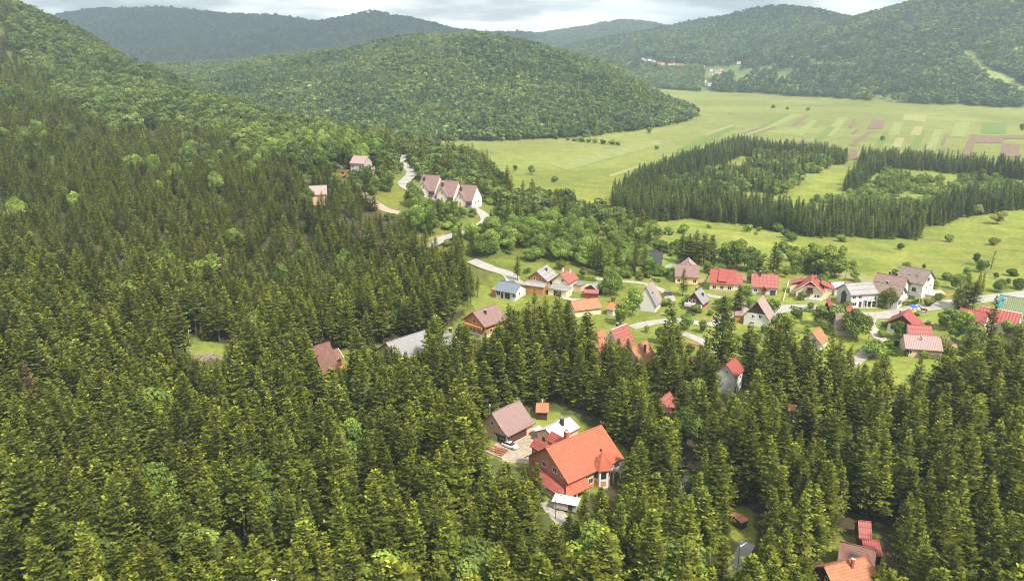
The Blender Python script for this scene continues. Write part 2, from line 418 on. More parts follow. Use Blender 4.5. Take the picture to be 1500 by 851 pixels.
# an overcast sky is brighter towards the zenith
sx = N.new('ShaderNodeSeparateXYZ'); L.new(tc.outputs['Generated'], sx.inputs[0])
zr = N.new('ShaderNodeMapRange'); zr.inputs[1].default_value = 0.06; zr.inputs[2].default_value = 0.9; zr.inputs[3].default_value = 1.0; zr.inputs[4].default_value = 1.4
L.new(sx.outputs[2], zr.inputs[0])
mz = N.new('ShaderNodeMix'); mz.data_type = 'RGBA'; mz.blend_type = 'MULTIPLY'; mz.inputs[0].default_value = 1
# the cloud bank is whitest over the middle of the valley and greyer beside it
an_ = N.new('ShaderNodeValToRGB'); e2 = an_.color_ramp; e2.elements[0].position = 0.0; e2.elements[0].color = (.74, .76, .79, 1); e2.elements[1].position = 1.0; e2.elements[1].color = (.72, .74, .77, 1)
for p_, c_ in ((.20, (.72, .74, .77, 1)), (.33, (1.0, 1.0, 1.0, 1)), (.62, (1.06, 1.05, 1.03, 1)), (.67, (.66, .69, .74, 1)), (.76, (.66, .69, .74, 1)), (.82, (.98, .98, .98, 1))):
    q_ = e2.elements.new(p_); q_.color = c_
mx2 = N.new('ShaderNodeMapRange'); mx2.inputs[1].default_value = -.56; mx2.inputs[2].default_value = .56; L.new(sx.outputs[0], mx2.inputs[0])
nw = N.new('ShaderNodeMath'); nw.operation = 'MULTIPLY_ADD'; nw.inputs[1].default_value = .16; L.new(nz.outputs['Fac'], nw.inputs[0])
n8 = N.new('ShaderNodeMath'); n8.operation = 'SUBTRACT'; n8.inputs[1].default_value = .08; L.new(mx2.outputs[0], n8.inputs[0]); L.new(n8.outputs[0], nw.inputs[2]); L.new(nw.outputs[0], an_.inputs[0])
ma_ = N.new('ShaderNodeMix'); ma_.data_type = 'RGBA'; ma_.blend_type = 'MULTIPLY'; ma_.inputs[0].default_value = 1; L.new(mx.outputs[2], ma_.inputs[6]); L.new(an_.outputs[0], ma_.inputs[7])
L.new(ma_.outputs[2], mz.inputs[6]); L.new(zr.outputs[0], mz.inputs[7])
L.new(mz.outputs[2], bg.inputs[0]); L.new(bg.outputs[0], wo.inputs[0])

# the box encloses the ground sheet and the mountains wholly; the clouds are above it
hz = MB().box(-5300, 5300, -60, 5900, -30, 460).build('haze', [], None)
hm = bpy.data.materials.new('haze'); hm.use_nodes = True; nt = hm.node_tree; nt.nodes.clear()
o = nt.nodes.new('ShaderNodeOutputMaterial'); pv = nt.nodes.new('ShaderNodeVolumePrincipled')
pv.inputs['Color'].default_value = (0.68, 0.86, 1.0, 1); pv.inputs['Density'].default_value = 0.00012; pv.inputs['Anisotropy'].default_value = 0.15
nt.links.new(pv.outputs[0], o.inputs['Volume'])
hz.data.materials.append(hm)
tag(hz, kind='stuff')

# unseen cloud deck, added above the frame to shade the far mountains
def shade_cloud(x0, x1, y0, y1, z, th, step, name='shade_cloud'):
    xs, ys = np.arange(x0, x1 + 1, step), np.arange(y0, y1 + 1, step)
    gx, gy = np.meshgrid(xs, ys, indexing='ij')
    e_ = np.minimum(np.minimum((gx - x0) / (x1 - x0), (x1 - gx) / (x1 - x0)), np.minimum((gy - y0) / (y1 - y0), (y1 - gy) / (y1 - y0)))
    n_ = fbm(gx / 700, gy / 700, 5); k_ = np.clip((smooth(0, .14, e_) + (n_ - .5) * 1.5) * 1.2, 0, 1) ** .6
    top, bot = z + th * k_ * (.4 + n_), z - th * .25 * k_ * (.5 + fbm(gx / 350 + 9, gy / 350, 4))
    b = MB(); nx, ny = gx.shape; ok = k_ > .03
    b.v = [(a, c_, d) for a, c_, d in zip(gx.ravel(), gy.ravel(), top.ravel())] + [(a, c_, d) for a, c_, d in zip(gx.ravel(), gy.ravel(), bot.ravel())]
    o_ = nx * ny
    for i in range(nx - 1):
        for j in range(ny - 1):
            if not (ok[i, j] or ok[i + 1, j] or ok[i, j + 1] or ok[i + 1, j + 1]): continue
            q = (i * ny + j, (i + 1) * ny + j, (i + 1) * ny + j + 1, i * ny + j + 1)
            b.f.append(q); b.f.append(tuple(reversed([a + o_ for a in q]))); b.m += [0, 0]
    return b.build(name, M_SHADE_CLOUD, None, True)
M_SHADE_CLOUD = bpy.data.materials.new('shade_cloud'); M_SHADE_CLOUD.use_nodes = True; nt = M_SHADE_CLOUD.node_tree; nt.nodes.clear()
o = nt.nodes.new('ShaderNodeOutputMaterial'); tl = nt.nodes.new('ShaderNodeBsdfTranslucent'); df = nt.nodes.new('ShaderNodeBsdfDiffuse'); ms = nt.nodes.new('ShaderNodeMixShader')
tl.inputs[0].default_value = df.inputs[0].default_value = (.93, .94, .95, 1); ms.inputs[0].default_value = .6
nt.links.new(tl.outputs[0], ms.inputs[1]); nt.links.new(df.outputs[0], ms.inputs[2]); nt.links.new(ms.outputs[0], o.inputs['Surface'])
tag(shade_cloud(-3400, 700, 2000, 5600, 1250, 260, 90), kind='stuff')
tag(shade_cloud(1250, 2900, 1900, 4600, 1250, 220, 90), kind='stuff')

SC.view_settings.view_transform = 'Standard'; SC.view_settings.look = 'None'; SC.view_settings.gamma = 1; SC.view_settings.use_curve_mapping = False
SC.view_settings.exposure = 0.90
SC.render.engine = 'CYCLES'; c = SC.cycles
SC.render.filter_size = 1.05; c.filter_width = 1.05
c.max_bounces = 5; c.diffuse_bounces = 3; c.glossy_bounces = 2; c.transmission_bounces = 3; c.transparent_max_bounces = 4; c.volume_bounces = 1
c.use_denoising = True; c.denoiser = 'OPENIMAGEDENOISE'; c.use_adaptive_sampling = True; c.adaptive_threshold = 0.015
c.sample_clamp_indirect = 6
# ------------------------------------------------------------------ tree models
M_NEEDLE = leaf_mat('spruce_needles', (0.066, 0.096, 0.017), (0.310, 0.330, 0.040), (0.132, 0.142, 0.026), 0.38, 0.45, 0.22)
M_NEEDLE_BLUE = leaf_mat('plantation_needles', (0.060, 0.094, 0.028), (0.230, 0.270, 0.060), (0.105, 0.120, 0.034), 0.2, 0.4, 0.6)
M_DRY = leaf_mat('dry_needles', (0.13, 0.075, 0.045), (0.17, 0.10, 0.06), (0.12, 0.08, 0.05), 0.2, 0.4)
M_LEAF = leaf_mat('broad_leaves', (0.120, 0.195, 0.036), (0.270, 0.350, 0.066), (0.200, 0.235, 0.060), 0.33, 0.8, 0.5)
M_LEAF_FAR = leaf_mat('hill_leaves', (0.070, 0.118, 0.040), (0.165, 0.220, 0.068), (0.125, 0.160, 0.054), 0.3, 0.7, 0.9)
M_LEAF_SHADE = leaf_mat('shaded_hill_leaves', (0.040, 0.066, 0.032), (0.085, 0.115, 0.048), (0.060, 0.080, 0.036), 0.25, 0.8, 1.0)  # cloud shade over the far mountains, put into the leaf colour
M_YELLOW = leaf_mat('pale_leaves', (0.20, 0.22, 0.055), (0.30, 0.30, 0.10), (0.24, 0.22, 0.08), 0.3, 0.5)
M_BARK = mat('bark', (0.095, 0.070, 0.052), 0.95, 0.3, 2.5)
M_BARK_PALE = mat('pale_bark', (0.20, 0.17, 0.14), 0.95, 0.3, 2.5)

def leaf_mesh(name, verts, faces, tint, shoot, m):
    me = bpy.data.meshes.new(name); me.from_pydata(verts, [], faces)
    for n, d in (('tint', tint), ('shoot', shoot)):
        a = me.attributes.new(n, 'FLOAT', 'FACE'); a.data.foreach_set('value', np.asarray(d, np.float32))
    me.materials.append(m); me.update()
    return me
def trunk_mesh(name, h, r, m, lean=0.0, limbs=()):
    b = MB(); k = 7; rings = []
    for i in range(7):
        t = i / 6; z = -1.2 + t * (h + 1.2); rr = r * (1 - 0.93 * t) * (1.35 if i == 0 else 1)
        rings.append([(rr * math.cos(6.283 * j / k) + lean * t * t * h, rr * math.sin(6.283 * j / k), z) for j in range(k)])
    b.loft(rings)
    for a, z0, ln, up in limbs:
        p0 = Vector((0, 0, z0)); p1 = p0 + Vector((math.cos(a) * ln * .6, math.sin(a) * ln * .6, up * .5)); p2 = p0 + Vector((math.cos(a) * ln, math.sin(a) * ln, up))
        b.tube(p0, p1, r * .42, r * .28, 5); b.tube(p1, p2, r * .28, r * .08, 5)
    me = bpy.data.meshes.new(name); me.from_pydata(b.v, [], b.f); me.materials.append(m)
    me.polygons.foreach_set('use_smooth', [True] * len(b.f)); me.update()
    return me

def spruce_crown(name, seed, h=20.0, rmax=3.1, low=0.10, lod=0, m=None, ragged=0.25, gap=0.0):
    """whorls of branches that droop and turn up at the tip, each carrying side sprays of needles"""
    rnd = random.Random(seed)
    V, F, T, S = [], [], [], []
    step = (0.72, 1.05, 1.9)[lod]; nb = (8, 7, 6)[lod]; seg = (0.68, 1.05, 2.2)[lod]
    def kite(p, d, side, ln, wd, tint, shoot):
        n = len(V); q = p + d * ln * 0.45
        V.extend((p, q + side * wd, p + d * ln, q - side * wd)); F.append((n, n + 1, n + 2, n + 3)); T.append(tint); S.append(shoot)
    z = h * low; bulge = rnd.uniform(0.70, 1.0)
    lop = rnd.uniform(0, 6.28); lopk = rnd.uniform(0, .16)
    while z < h * 0.985:
        t = z / h; tt = (t - low) / (1 - low)
        rad = rmax * (1 - tt) ** bulge * min(1, 0.62 + tt * 2.6) + 0.10
        nbk = max(4, round(nb * (0.55 + 0.45 * rad / rmax) * rnd.uniform(.8, 1.2)))
        a0 = rnd.uniform(0, 6.28)
        for k in range(nbk):
            a = a0 + 6.283 * (k + rnd.uniform(-.35, .35)) / nbk
            if rnd.random() < gap: continue
            ln = rad * rnd.uniform(1 - ragged, 1 + ragged * .8) * (1 + lopk * math.cos(a - lop))
            slope = 0.55 * tt - 0.30 + rnd.uniform(-.14, .14)       # upward near the top, drooping below
            out = Vector((math.cos(a), math.sin(a), 0)); lat = Vector((-math.sin(a), math.cos(a), 0))
            zz = z + rnd.uniform(-.25, .25) * step * 1.4
            base_t = rnd.uniform(0.55, 1.40)
            young = rnd.uniform(.15, 1.0)
            n_s = max(1, int(ln / seg + 0.5))
            for s_ in range(n_s):
                f0 = (s_ + 0.25) / n_s; f1 = (s_ + 1.15) / n_s
                sag = lambda f: slope * ln * f - 0.30 * ln * f * (1 - f) + 0.16 * ln * f * f
                p0 = out * (ln * f0) + Vector((0, 0, zz + sag(f0))); p1 = out * (ln * f1) + Vector((0, 0, zz + sag(f1)))
                d = (p1 - p0); L_ = d.length; d.normalize()
                last = s_ == n_s - 1
                tn = base_t * rnd.uniform(.8, 1.2)
                sh = min(1, young * (0.12 + 0.95 * ((s_ + 1) / n_s) ** 2.2) * rnd.uniform(.7, 1.25))
                wd = (0.24, 0.40, 0.75)[lod] * (1.15 - .5 * f0) * rnd.uniform(.8, 1.3)
                roll = rnd.uniform(-.5, .5); side = (lat * math.cos(roll) + Vector((0, 0, 1)) * math.sin(roll)).normalized()
                kite(p0, d, side, L_ * 1.15, wd, tn, sh)
                if lod < 2 and f0 > 0.12:
                    for sg in (-1, 1):
                        dd = (d * .62 + lat * sg * rnd.uniform(.6, 1.0) + Vector((0, 0, rnd.uniform(-.35, .18)))).normalized()
                        l2 = (0.46 + 0.52 * (1 - f0) * min(ln, 3) * .5) * (1.0, 1.5)[lod] * rnd.uniform(.8, 1.3)
                        rl = rnd.uniform(-.7, .7); up = Vector((0, 0, 1)); sd = dd.cross(up).normalized()
                        sd = (sd * math.cos(rl) + up * math.sin(rl)).normalized()
                        kite(p0 + d * L_ * rnd.uniform(0, .5), dd, sd, l2, l2 * rnd.uniform(.26, .4), tn * rnd.uniform(.8, 1.15), sh * rnd.uniform(.5, 1.1))
                if lod == 0 and rnd.random() < .55:                  # hanging twigs under the branch
                    dd = (Vector((0, 0, -1)) + d * .5 + lat * rnd.uniform(-.4, .4)).normalized()
                    kite(p0, dd, lat, rnd.uniform(.3, .6), .12, tn * .85, 0.05)
        z += step * rnd.uniform(.75, 1.2) * (0.75 + 0.45 * (1 - tt))
    for k in range(3):                                               # leader
        a = k * 2.09; kite(Vector((0, 0, h * .955)), Vector((0, 0, 1)), Vector((math.cos(a), math.sin(a), 0)), h * .055, 0.09 + .08 * lod, 1.0, .6)
    return leaf_mesh(name, V, F, T, S, m or M_NEEDLE)

def broad_crown(name, seed, h=12.0, r=4.2, low=0.22, lod=0, m=None, lobes=11, tall=1.0):
    """leaf clumps scattered over and inside many unequal boughs"""
    rnd = random.Random(seed)
    V, F, T, S = [], [], [], []
    cz = h * (low + (1 - low) / 2); hz_ = h * (1 - low) / 2
    L_ = []
    for k in range(lobes):
        a = rnd.uniform(0, 6.28); e = rnd.uniform(-1.0, 1.0); q = math.sqrt(max(0, 1 - e * e)) * rnd.uniform(.35, .72)
        L_.append((Vector((math.cos(a) * q * r, math.sin(a) * q * r, cz + e * hz_ * .62)), r * rnd.uniform(.30, .52), rnd.uniform(.72, 1.28), rnd.random()))
    L_.append((Vector((0, 0, cz)), r * .62, 0.95, .3))
    per = (210, 42, 9)[lod]; size = (0.34, 0.62, 1.35)[lod] * (r / 4.2) ** .5
    for c, rad, tint, fr in L_:
        n = int(per * (rad / (r * .42)) ** 2)
        for k in range(n):
            d = Vector((rnd.gauss(0, 1), rnd.gauss(0, 1), rnd.gauss(0, 1) + .25)).normalized()
            p = c + d * rad * (rnd.uniform(.80, 1.08) if rnd.random() < .8 else rnd.uniform(.3, 1.2)); p.z = c.z + (p.z - c.z) * .85
            if p.z < h * low * .5: continue
            nrm = (d + Vector((rnd.gauss(0, .5), rnd.gauss(0, .5), rnd.gauss(0, .5) + .2))).normalized()
            u = nrm.orthogonal().normalized(); w_ = nrm.cross(u); ang = rnd.uniform(0, 6.28)
            u, w_ = u * math.cos(ang) + w_ * math.sin(ang), w_ * math.cos(ang) - u * math.sin(ang)
            s_ = size * rnd.uniform(.6, 1.35); q = len(V)
            V.extend((p - u * s_, p + w_ * s_ * .7 + nrm * s_ * .15, p + u * s_, p - w_ * s_ * .7 + nrm * s_ * .15)); F.append((q, q + 1, q + 2, q + 3))
            T.append(tint * rnd.uniform(.78, 1.22)); S.append(max(0, min(1, fr * .8 + rnd.uniform(-.3, .3))))
    return leaf_mesh(name, V, F, T, S, m or M_LEAF)

def joined(name, *meshes):
    """one mesh out of a crown and a trunk, for the woods"""
    V, F, mats, mi, T, S = [], [], [], [], [], []
    for me in meshes:
        n = len(V); V += [v.co.copy() for v in me.vertices]; F += [tuple(n + i for i in p.vertices) for p in me.polygons]
        mats.append(me.materials[0]); mi += [len(mats) - 1] * len(me.polygons)
        k = len(me.polygons)
        if 'tint' in me.attributes:
            buf = np.zeros(k, np.float32); me.attributes['tint'].data.foreach_get('value', buf); T += list(buf)
            buf = np.zeros(k, np.float32); me.attributes['shoot'].data.foreach_get('value', buf); S += list(buf)
        else: T += [1.0] * k; S += [0.0] * k
    o = leaf_mesh(name, V, F, T, S, mats[0])
    for m in mats[1:]: o.materials.append(m)
    o.polygons.foreach_set('material_index', mi)
    return o

LIMBS = [(0.4, 3.4, 2.6, 3.0), (2.3, 3.9, 2.4, 3.2), (4.4, 3.0, 2.7, 2.6), (5.5, 4.6, 1.8, 3.0)]
SPR = []      # (crown, trunk) near models of 20 m height
for i in range(13):
    rm = [4.3, 3.7, 4.6, 3.9, 4.4, 3.4, 4.8, 4.0, 5.0, 3.2, 4.2, 4.5, 3.6][i]
    lw = [.12, .2, .10, .26, .16, .22, .08, .3, .1, .34, .18, .14, .24][i]
    SPR.append((spruce_crown('crown', 100 + i, 20, rm, lw, 0, ragged=[.25, .3, .22, .34, .28, .3, .24, .3, .42, .38, .45, .3, .4][i], gap=[0, .05, 0, .12, .05, .1, 0, .16, .08, .26, .18, .02, .2][i]), trunk_mesh('trunk', 19.2, .27, M_BARK)))
BRO = []      # 12 m
for i in range(6):
    rr = [4.4, 3.8, 4.8, 3.4, 4.2, 5.2][i]
    BRO.append((broad_crown('crown', 200 + i, 12, rr, [.08, .1, .06, .12, .05, .08][i], 0, lobes=[14, 12, 16, 11, 15, 18][i]), trunk_mesh('trunk', 8.0, .24, M_BARK_PALE, 0.01, LIMBS)))
BUSH = [broad_crown('foliage', 300 + i, 3.0, 1.9, 0.0, 0, lobes=6) for i in range(4)]
PALE = [(broad_crown('crown', 340 + i, 9, 3.6, .15, 0, m=M_YELLOW, lobes=10), trunk_mesh('trunk', 6.0, .2, M_BARK_PALE, 0.01, [(a, z * .7, l * .8, u * .7) for a, z, l, u in LIMBS])) for i in range(2)]
DRY = [(spruce_crown('crown', 360 + i, 20, 2.8, .1, 0, m=M_DRY, gap=.15), trunk_mesh('trunk', 19.2, .26, M_BARK_PALE)) for i in range(2)]

WOODS = bpy.data.collections.new('wood_models')          # only a library for the woods, not in the scene
def wood_set(name, meshes):
    c = bpy.data.collections.new(name)
    for i, me in enumerate(meshes):
        o = bpy.data.objects.new(f'{name}_{i:02d}', me); c.objects.link(o)
    return c
W_SPR = wood_set('spruce', [joined('spruce', *p) for p in SPR])
W_SPR1 = wood_set('spruce_mid', [joined('spruce', spruce_crown('c', 400 + i, 20, [3.9, 3.4, 3.6, 4.2][i], .12, 1, ragged=.3), trunk_mesh('t', 19, .25, M_BARK)) for i in range(4)])
W_PLAN = wood_set('plantation', [joined('spruce', spruce_crown('c', 420 + i, 15, [2.5, 2.2, 2.7, 2.4][i], .05, 0, m=M_NEEDLE_BLUE, ragged=.3), trunk_mesh('t', 14, .2, M_BARK)) for i in range(4)])
W_SPR2 = wood_set('spruce_far', [spruce_crown('c', 440 + i, 18, 2.8, .04, 2, ragged=.3) for i in range(3)])
W_BRO = wood_set('broad', [joined('broad', *p) for p in BRO])
W_BRO1 = wood_set('broad_mid', [joined('broad', broad_crown('c', 460 + i, 12, [4.4, 3.8, 5.0, 4.2][i], .1, 1, lobes=11), trunk_mesh('t', 7, .24, M_BARK)) for i in range(4)])
M_LEAF_SLOPE = leaf_mat('slope_leaves', (0.078, 0.128, 0.034), (0.180, 0.235, 0.058), (0.140, 0.170, 0.048), 0.3, 0.8, 0.7)
W_BRO1H = wood_set('broad_slope', [joined('broad', broad_crown('c', 520 + i, 12, [4.4, 3.8, 5.0, 4.2][i], .1, 1, m=M_LEAF_SLOPE, lobes=11), trunk_mesh('t', 7, .24, M_BARK)) for i in range(4)])
W_BRO2 = wood_set('broad_far', [broad_crown('c', 480 + i, 12, [4.6, 5.2, 4.0, 5.6, 4.4][i], .0, 2, m=M_LEAF_FAR, lobes=9) for i in range(5)])
W_SHADE = wood_set('broad_dark', [broad_crown('c', 500 + i, 12, [4.6, 5.2, 4.0][i], .0, 2, m=M_LEAF_SHADE, lobes=9) for i in range(3)])
W_BUSH = wood_set('bush', [joined('bush', b) for b in BUSH])

def scatter(name, col, pts, scl, label, cat=None):
    """one object that stands for a wood nobody could count"""
    n = len(pts)
    me = bpy.data.meshes.new(name); me.vertices.add(n); me.vertices.foreach_set('co', np.asarray(pts, np.float32).ravel())
    a = me.attributes.new('turn', 'FLOAT_VECTOR', 'POINT'); a.data.foreach_set('vector', np.stack([RNG.normal(0, .03, n), RNG.normal(0, .03, n), RNG.uniform(0, 6.283, n)], 1).astype(np.float32).ravel())
    a = me.attributes.new('size', 'FLOAT_VECTOR', 'POINT'); a.data.foreach_set('vector', np.asarray(scl, np.float32).ravel())
    a = me.attributes.new('pick', 'INT', 'POINT'); a.data.foreach_set('value', RNG.integers(0, len(col.objects), n).astype(np.int32))
    ob = link(name, me)
    ng = bpy.data.node_groups.new(name, 'GeometryNodeTree')
    ng.interface.new_socket('Geometry', in_out='INPUT', socket_type='NodeSocketGeometry')
    ng.interface.new_socket('Geometry', in_out='OUTPUT', socket_type='NodeSocketGeometry')
    N, L = ng.nodes, ng.links
    gi, go = N.new('NodeGroupInput'), N.new('NodeGroupOutput')
    ip = N.new('GeometryNodeInstanceOnPoints'); ci = N.new('GeometryNodeCollectionInfo')
    ci.inputs['Collection'].default_value = col; ci.inputs['Separate Children'].default_value = True; ci.inputs['Reset Children'].default_value = True
    def attr(nm, ty):
        q = N.new('GeometryNodeInputNamedAttribute'); q.data_type = ty; q.inputs['Name'].default_value = nm
        return next(s for s in q.outputs if s.enabled and s.name == 'Attribute')
    L.new(gi.outputs[0], ip.inputs['Points']); L.new(ci.outputs[0], ip.inputs['Instance']); ip.inputs['Pick Instance'].default_value = True
    L.new(attr('pick', 'INT'), ip.inputs['Instance Index']); L.new(attr('turn', 'FLOAT_VECTOR'), ip.inputs['Rotation']); L.new(attr('size', 'FLOAT_VECTOR'), ip.inputs['Scale'])
    L.new(ip.outputs[0], go.inputs[0])
    md = ob.modifiers.new('wood', 'NODES'); md.node_group = ng
    return tag(ob, label, cat, kind='stuff')

# ------------------------------------------------------------------ where trees may stand
FOOT = []        # (x, y, radius): houses, cars and the like
KEEP = []        # (u0, v0, u1, v1, distance): sight lines that the photo shows to be free of nearer trees
LANES = []       # road polylines in plan, with half widths

def grid_points(x0, x1, y0, y1, s):
    gx, gy = np.meshgrid(np.arange(x0, x1, s), np.arange(y0, y1, s), indexing='ij')
    j = s * 0.40
    x = gx.ravel() + RNG.uniform(-j, j, gx.size); y = gy.ravel() + RNG.uniform(-j, j, gx.size)
    return x, y
def in_view(x, y, h=20, margin=250):
    z = hgt(x, y)
    u, v, d = proj(x, y, z + h); u2, v2, d2 = proj(x, y, z)
    ok = (y > 20) & (u > -margin) & (u < 1500 + margin) & (v2 > -40) & (v < 851 + margin * .6)
    return ok, z
def unhidden(x, y, z, h=20):
    """False where the ground between the camera and the tree hides even its top"""
    ok = np.ones(len(x), bool)
    for f in np.linspace(0.12, 0.97, 26):
        zz = CAMZ + (z + h + 10 - CAMZ) * f
        ok &= hgt(x * f, y * f) < zz
    return ok
def clear_of(x, y, pad=0.0):
    ok = np.ones(len(x), bool)
    for fx, fy, fr in FOOT: ok &= (x - fx) ** 2 + (y - fy) ** 2 > (fr + pad) ** 2
    for line, hw in LANES:
        for (ax, ay), (bx, by) in zip(line, line[1:]):
            vx, vy = bx - ax, by - ay; q = vx * vx + vy * vy + 1e-9
            t = np.clip(((x - ax) * vx + (y - ay) * vy) / q, 0, 1)
            ok &= np.hypot(x - ax - t * vx, y - ay - t * vy) > hw + pad
    return ok
def sight_ok(x, y, z, h, r):
    u0, v0, d = proj(x, y, z + h); u1, v1, d1 = proj(x, y, z)
    hw = r * FPX / d * 0.95
    ok = np.ones(len(x), bool)
    for a0, b0, a1, b1, Y in KEEP:
        low = np.minimum(b1, v1)                 # lowest shared row
        t = np.clip((low - v0) / np.maximum(v1 - v0, 1), 0, 1)
        hit = (low > np.maximum(b0, v0 + 1)) & (y < Y) & (u0 + hw * np.minimum(1, t * 1.25) > a0) & (u0 - hw * np.minimum(1, t * 1.25) < a1)
        ok &= ~hit
    return ok
# ------------------------------------------------------------------ roads, yards, fields: sheets laid over the ground
M_ASPHALT = mat('asphalt', (0.31, 0.295, 0.27), 0.9, 0.14, 0.35, dirt=(0.30, 0.275, 0.235))
M_LANE = mat('pale_lane', (0.33, 0.30, 0.255), 0.95, 0.2, 0.5, dirt=(0.24, 0.22, 0.15))
M_GRAVEL = mat('gravel', (0.36, 0.29, 0.22), 1.0, 0.22, 0.8, dirt=(0.20, 0.17, 0.08))
M_EARTH = mat('bare_earth', (0.27, 0.185, 0.125), 1.0, 0.25, 0.6, dirt=(0.17, 0.15, 0.06))
M_PLOUGH = mat('ploughed_soil', (0.152, 0.098, 0.068), 1.0, 0.2, 0.15, dirt=(0.18, 0.13, 0.07))
M_STRAW = mat('mown_strip', (0.225, 0.222, 0.080), 1.0, 0.16, 0.1)
M_PALEGRASS = mat('pale_grass', (0.185, 0.208, 0.060), 1.0, 0.16, 0.1)
M_DEEPGRASS = mat('deep_grass', (0.105, 0.150, 0.028), 1.0, 0.2, 0.25)
M_LAWN = mat('lawn', (0.172, 0.202, 0.034), 1.0, 0.2, 0.4, dirt=(0.13, 0.15, 0.03))
M_STONE = mat('yard_stone', (0.33, 0.275, 0.21), 0.95, 0.25, 1.4, dirt=(0.22, 0.19, 0.13))

def ribbon(name, px, width, m, lift=0.10, world=False, ends=None):
    """a road along a line of photo points, draped over the ground"""
    P = [p if world else pix_ground(*p) for p in px]
    pts = []
    for i in range(len(P) - 1):                              # Catmull-Rom
        p0, p1, p2, p3 = P[max(i - 1, 0)], P[i], P[i + 1], P[min(i + 2, len(P) - 1)]
        n = max(2, int(math.dist(p1, p2) / 2.5))
        for k in range(n):
            t = k / n
            pts.append(tuple(0.5 * (2 * b + (c - a) * t + (2 * a - 5 * b + 4 * c - d) * t * t + (3 * b - a - 3 * c + d) * t ** 3) for a, b, c, d in zip(p0, p1, p2, p3)))
    pts.append(P[-1])
    b = MB(); rows = []
    for i, (x, y) in enumerate(pts):
        a_, c_ = pts[max(i - 1, 0)], pts[min(i + 1, len(pts) - 1)]
        dx, dy = c_[0] - a_[0], c_[1] - a_[1]; q = math.hypot(dx, dy) or 1
        wob = 1 + 0.10 * math.sin(i * .9) * math.sin(i * .37)
        row = []
        for s_ in (-1, -.5, 0, .5, 1):
            xx, yy = x - dy / q * width / 2 * s_ * wob, y + dx / q * width / 2 * s_ * wob
            row.append((xx, yy))
        rows.append(row)
    flat = np.array(rows).reshape(-1, 2); z = hgt(flat[:, 0], flat[:, 1]).reshape(len(rows), 5)
    zc = z.max(1)
    for r_, zz, zm in zip(rows, z, zc): b.v += [(p[0], p[1], max(q, zm - .25) + lift) for p, q in zip(r_, zz)]
    for i in range(len(rows) - 1):
        for j in range(4):
            n = i * 5 + j; b.f.append((n, n + 1, n + 6, n + 5)); b.m.append(0)
    o = b.build(name, m, smooth=True)
    LANES.append((pts[::2] + [pts[-1]], width / 2 - .6))
    return tag(o, kind='structure')
def sheet(name, px, m, lift=0.07, step=None, world=False):
    """a patch of ground with the outline of photo points, draped over the ground"""
    P = [p if world else pix_ground(*p) for p in px]
    xs, ys = [p[0] for p in P], [p[1] for p in P]
    import bmesh
    bm = bmesh.new(); bm.faces.new([bm.verts.new((x, y, 0)) for x, y in P])
    step = step or max(1.5, max(max(xs) - min(xs), max(ys) - min(ys)) / 24)
    for ax, lo, hi in ((0, min(xs), max(xs)), (1, min(ys), max(ys))):
        c = lo + step
        while c < hi:
            no = (1, 0, 0) if ax == 0 else (0, 1, 0); co_ = (c, 0, 0) if ax == 0 else (0, c, 0)
            bmesh.ops.bisect_plane(bm, geom=bm.verts[:] + bm.edges[:] + bm.faces[:], plane_co=co_, plane_no=no)
            c += step
    vs = bm.verts[:]; z = hgt([v.co.x for v in vs], [v.co.y for v in vs])
    for v, q in zip(vs, z): v.co.z = q + lift
    for f in bm.faces:
        if f.normal.z < 0 or f.calc_area() == 0: pass
    bmesh.ops.recalc_face_normals(bm, faces=bm.faces[:])
    for f in bm.faces: f.smooth = True
    me = bpy.data.meshes.new(name); bm.to_mesh(me); bm.free()
    if len(me.polygons) and me.polygons[0].normal.z < 0: me.flip_normals()
    me.materials.append(m)
    return tag(link(name, me), kind='structure')

ribbon('road', [(1560,425),(1500,431),(1440,438),(1400,444),(1340,453),(1300,462),(1262,462),(1228,456),(1190,451),(1150,452),(1120,460)], 6.8, M_ASPHALT, .12)
ribbon('road', [(1280,460),(1272,474),(1285,490),(1290,503),(1270,517),(1252,530),(1236,545)], 4.3, M_LANE, .16)
ribbon('road', [(1075,462),(1058,468),(1040,476),(1010,471),(980,470),(955,473),(925,480)], 4.2, M_ASPHALT, .12)
ribbon('path', [(1120,460),(1098,463),(1072,462)], 3.4, M_ASPHALT, .15)
ribbon('path', [(1033,432),(1055,436),(1078,440),(1090,452),(1076,462)], 3.2, M_LANE, .10)
ribbon('road', [(1000,488),(1022,497),(1040,508),(1046,520)], 3.4, M_ASPHALT, .12)
ribbon('road', [(1010,698),(1000,713),(986,732)], 2.2, M_ASPHALT, .12)
ribbon('road', [(1096,795),(1082,822),(1070,842),(1058,880)], 3.0, M_ASPHALT, .12)
ribbon('road', [(590,229),(588,240),(600,250),(603,258),(590,270)], 6.5, M_ASPHALT, .25)
ribbon('road', [(590,270),(600,278),(640,292),(680,297),(692,306),(706,314),(712,324),(700,335)], 5.5, M_ASPHALT, .25)
ribbon('road', [(700,335),(680,343),(655,350),(640,358),(625,366)], 5.5, M_ASPHALT, .3)
ribbon('road', [(690,382),(720,394),(745,402),(752,412)], 6.0, M_ASPHALT, .2)
ribbon('path', [(745,402),(770,418),(800,423),(830,420),(860,418),(900,416)], 3.2, M_LANE, .12)
ribbon('path', [(800,423),(822,436),(850,440)], 2.6, M_LANE, .12)
ribbon('path', [(530,284),(548,297),(565,308),(590,314)], 5.5, M_GRAVEL, .3)
ribbon('path', [(800,735),(813,750),(828,768)], 3.6, M_LANE, .10)
ribbon('path', [(870,408),(910,412),(945,416),(975,428),(985,440)], 3.0, M_LANE, .1)
ribbon('path', [(1380,445),(1360,436),(1372,428)], 4.0, M_GRAVEL, .12)
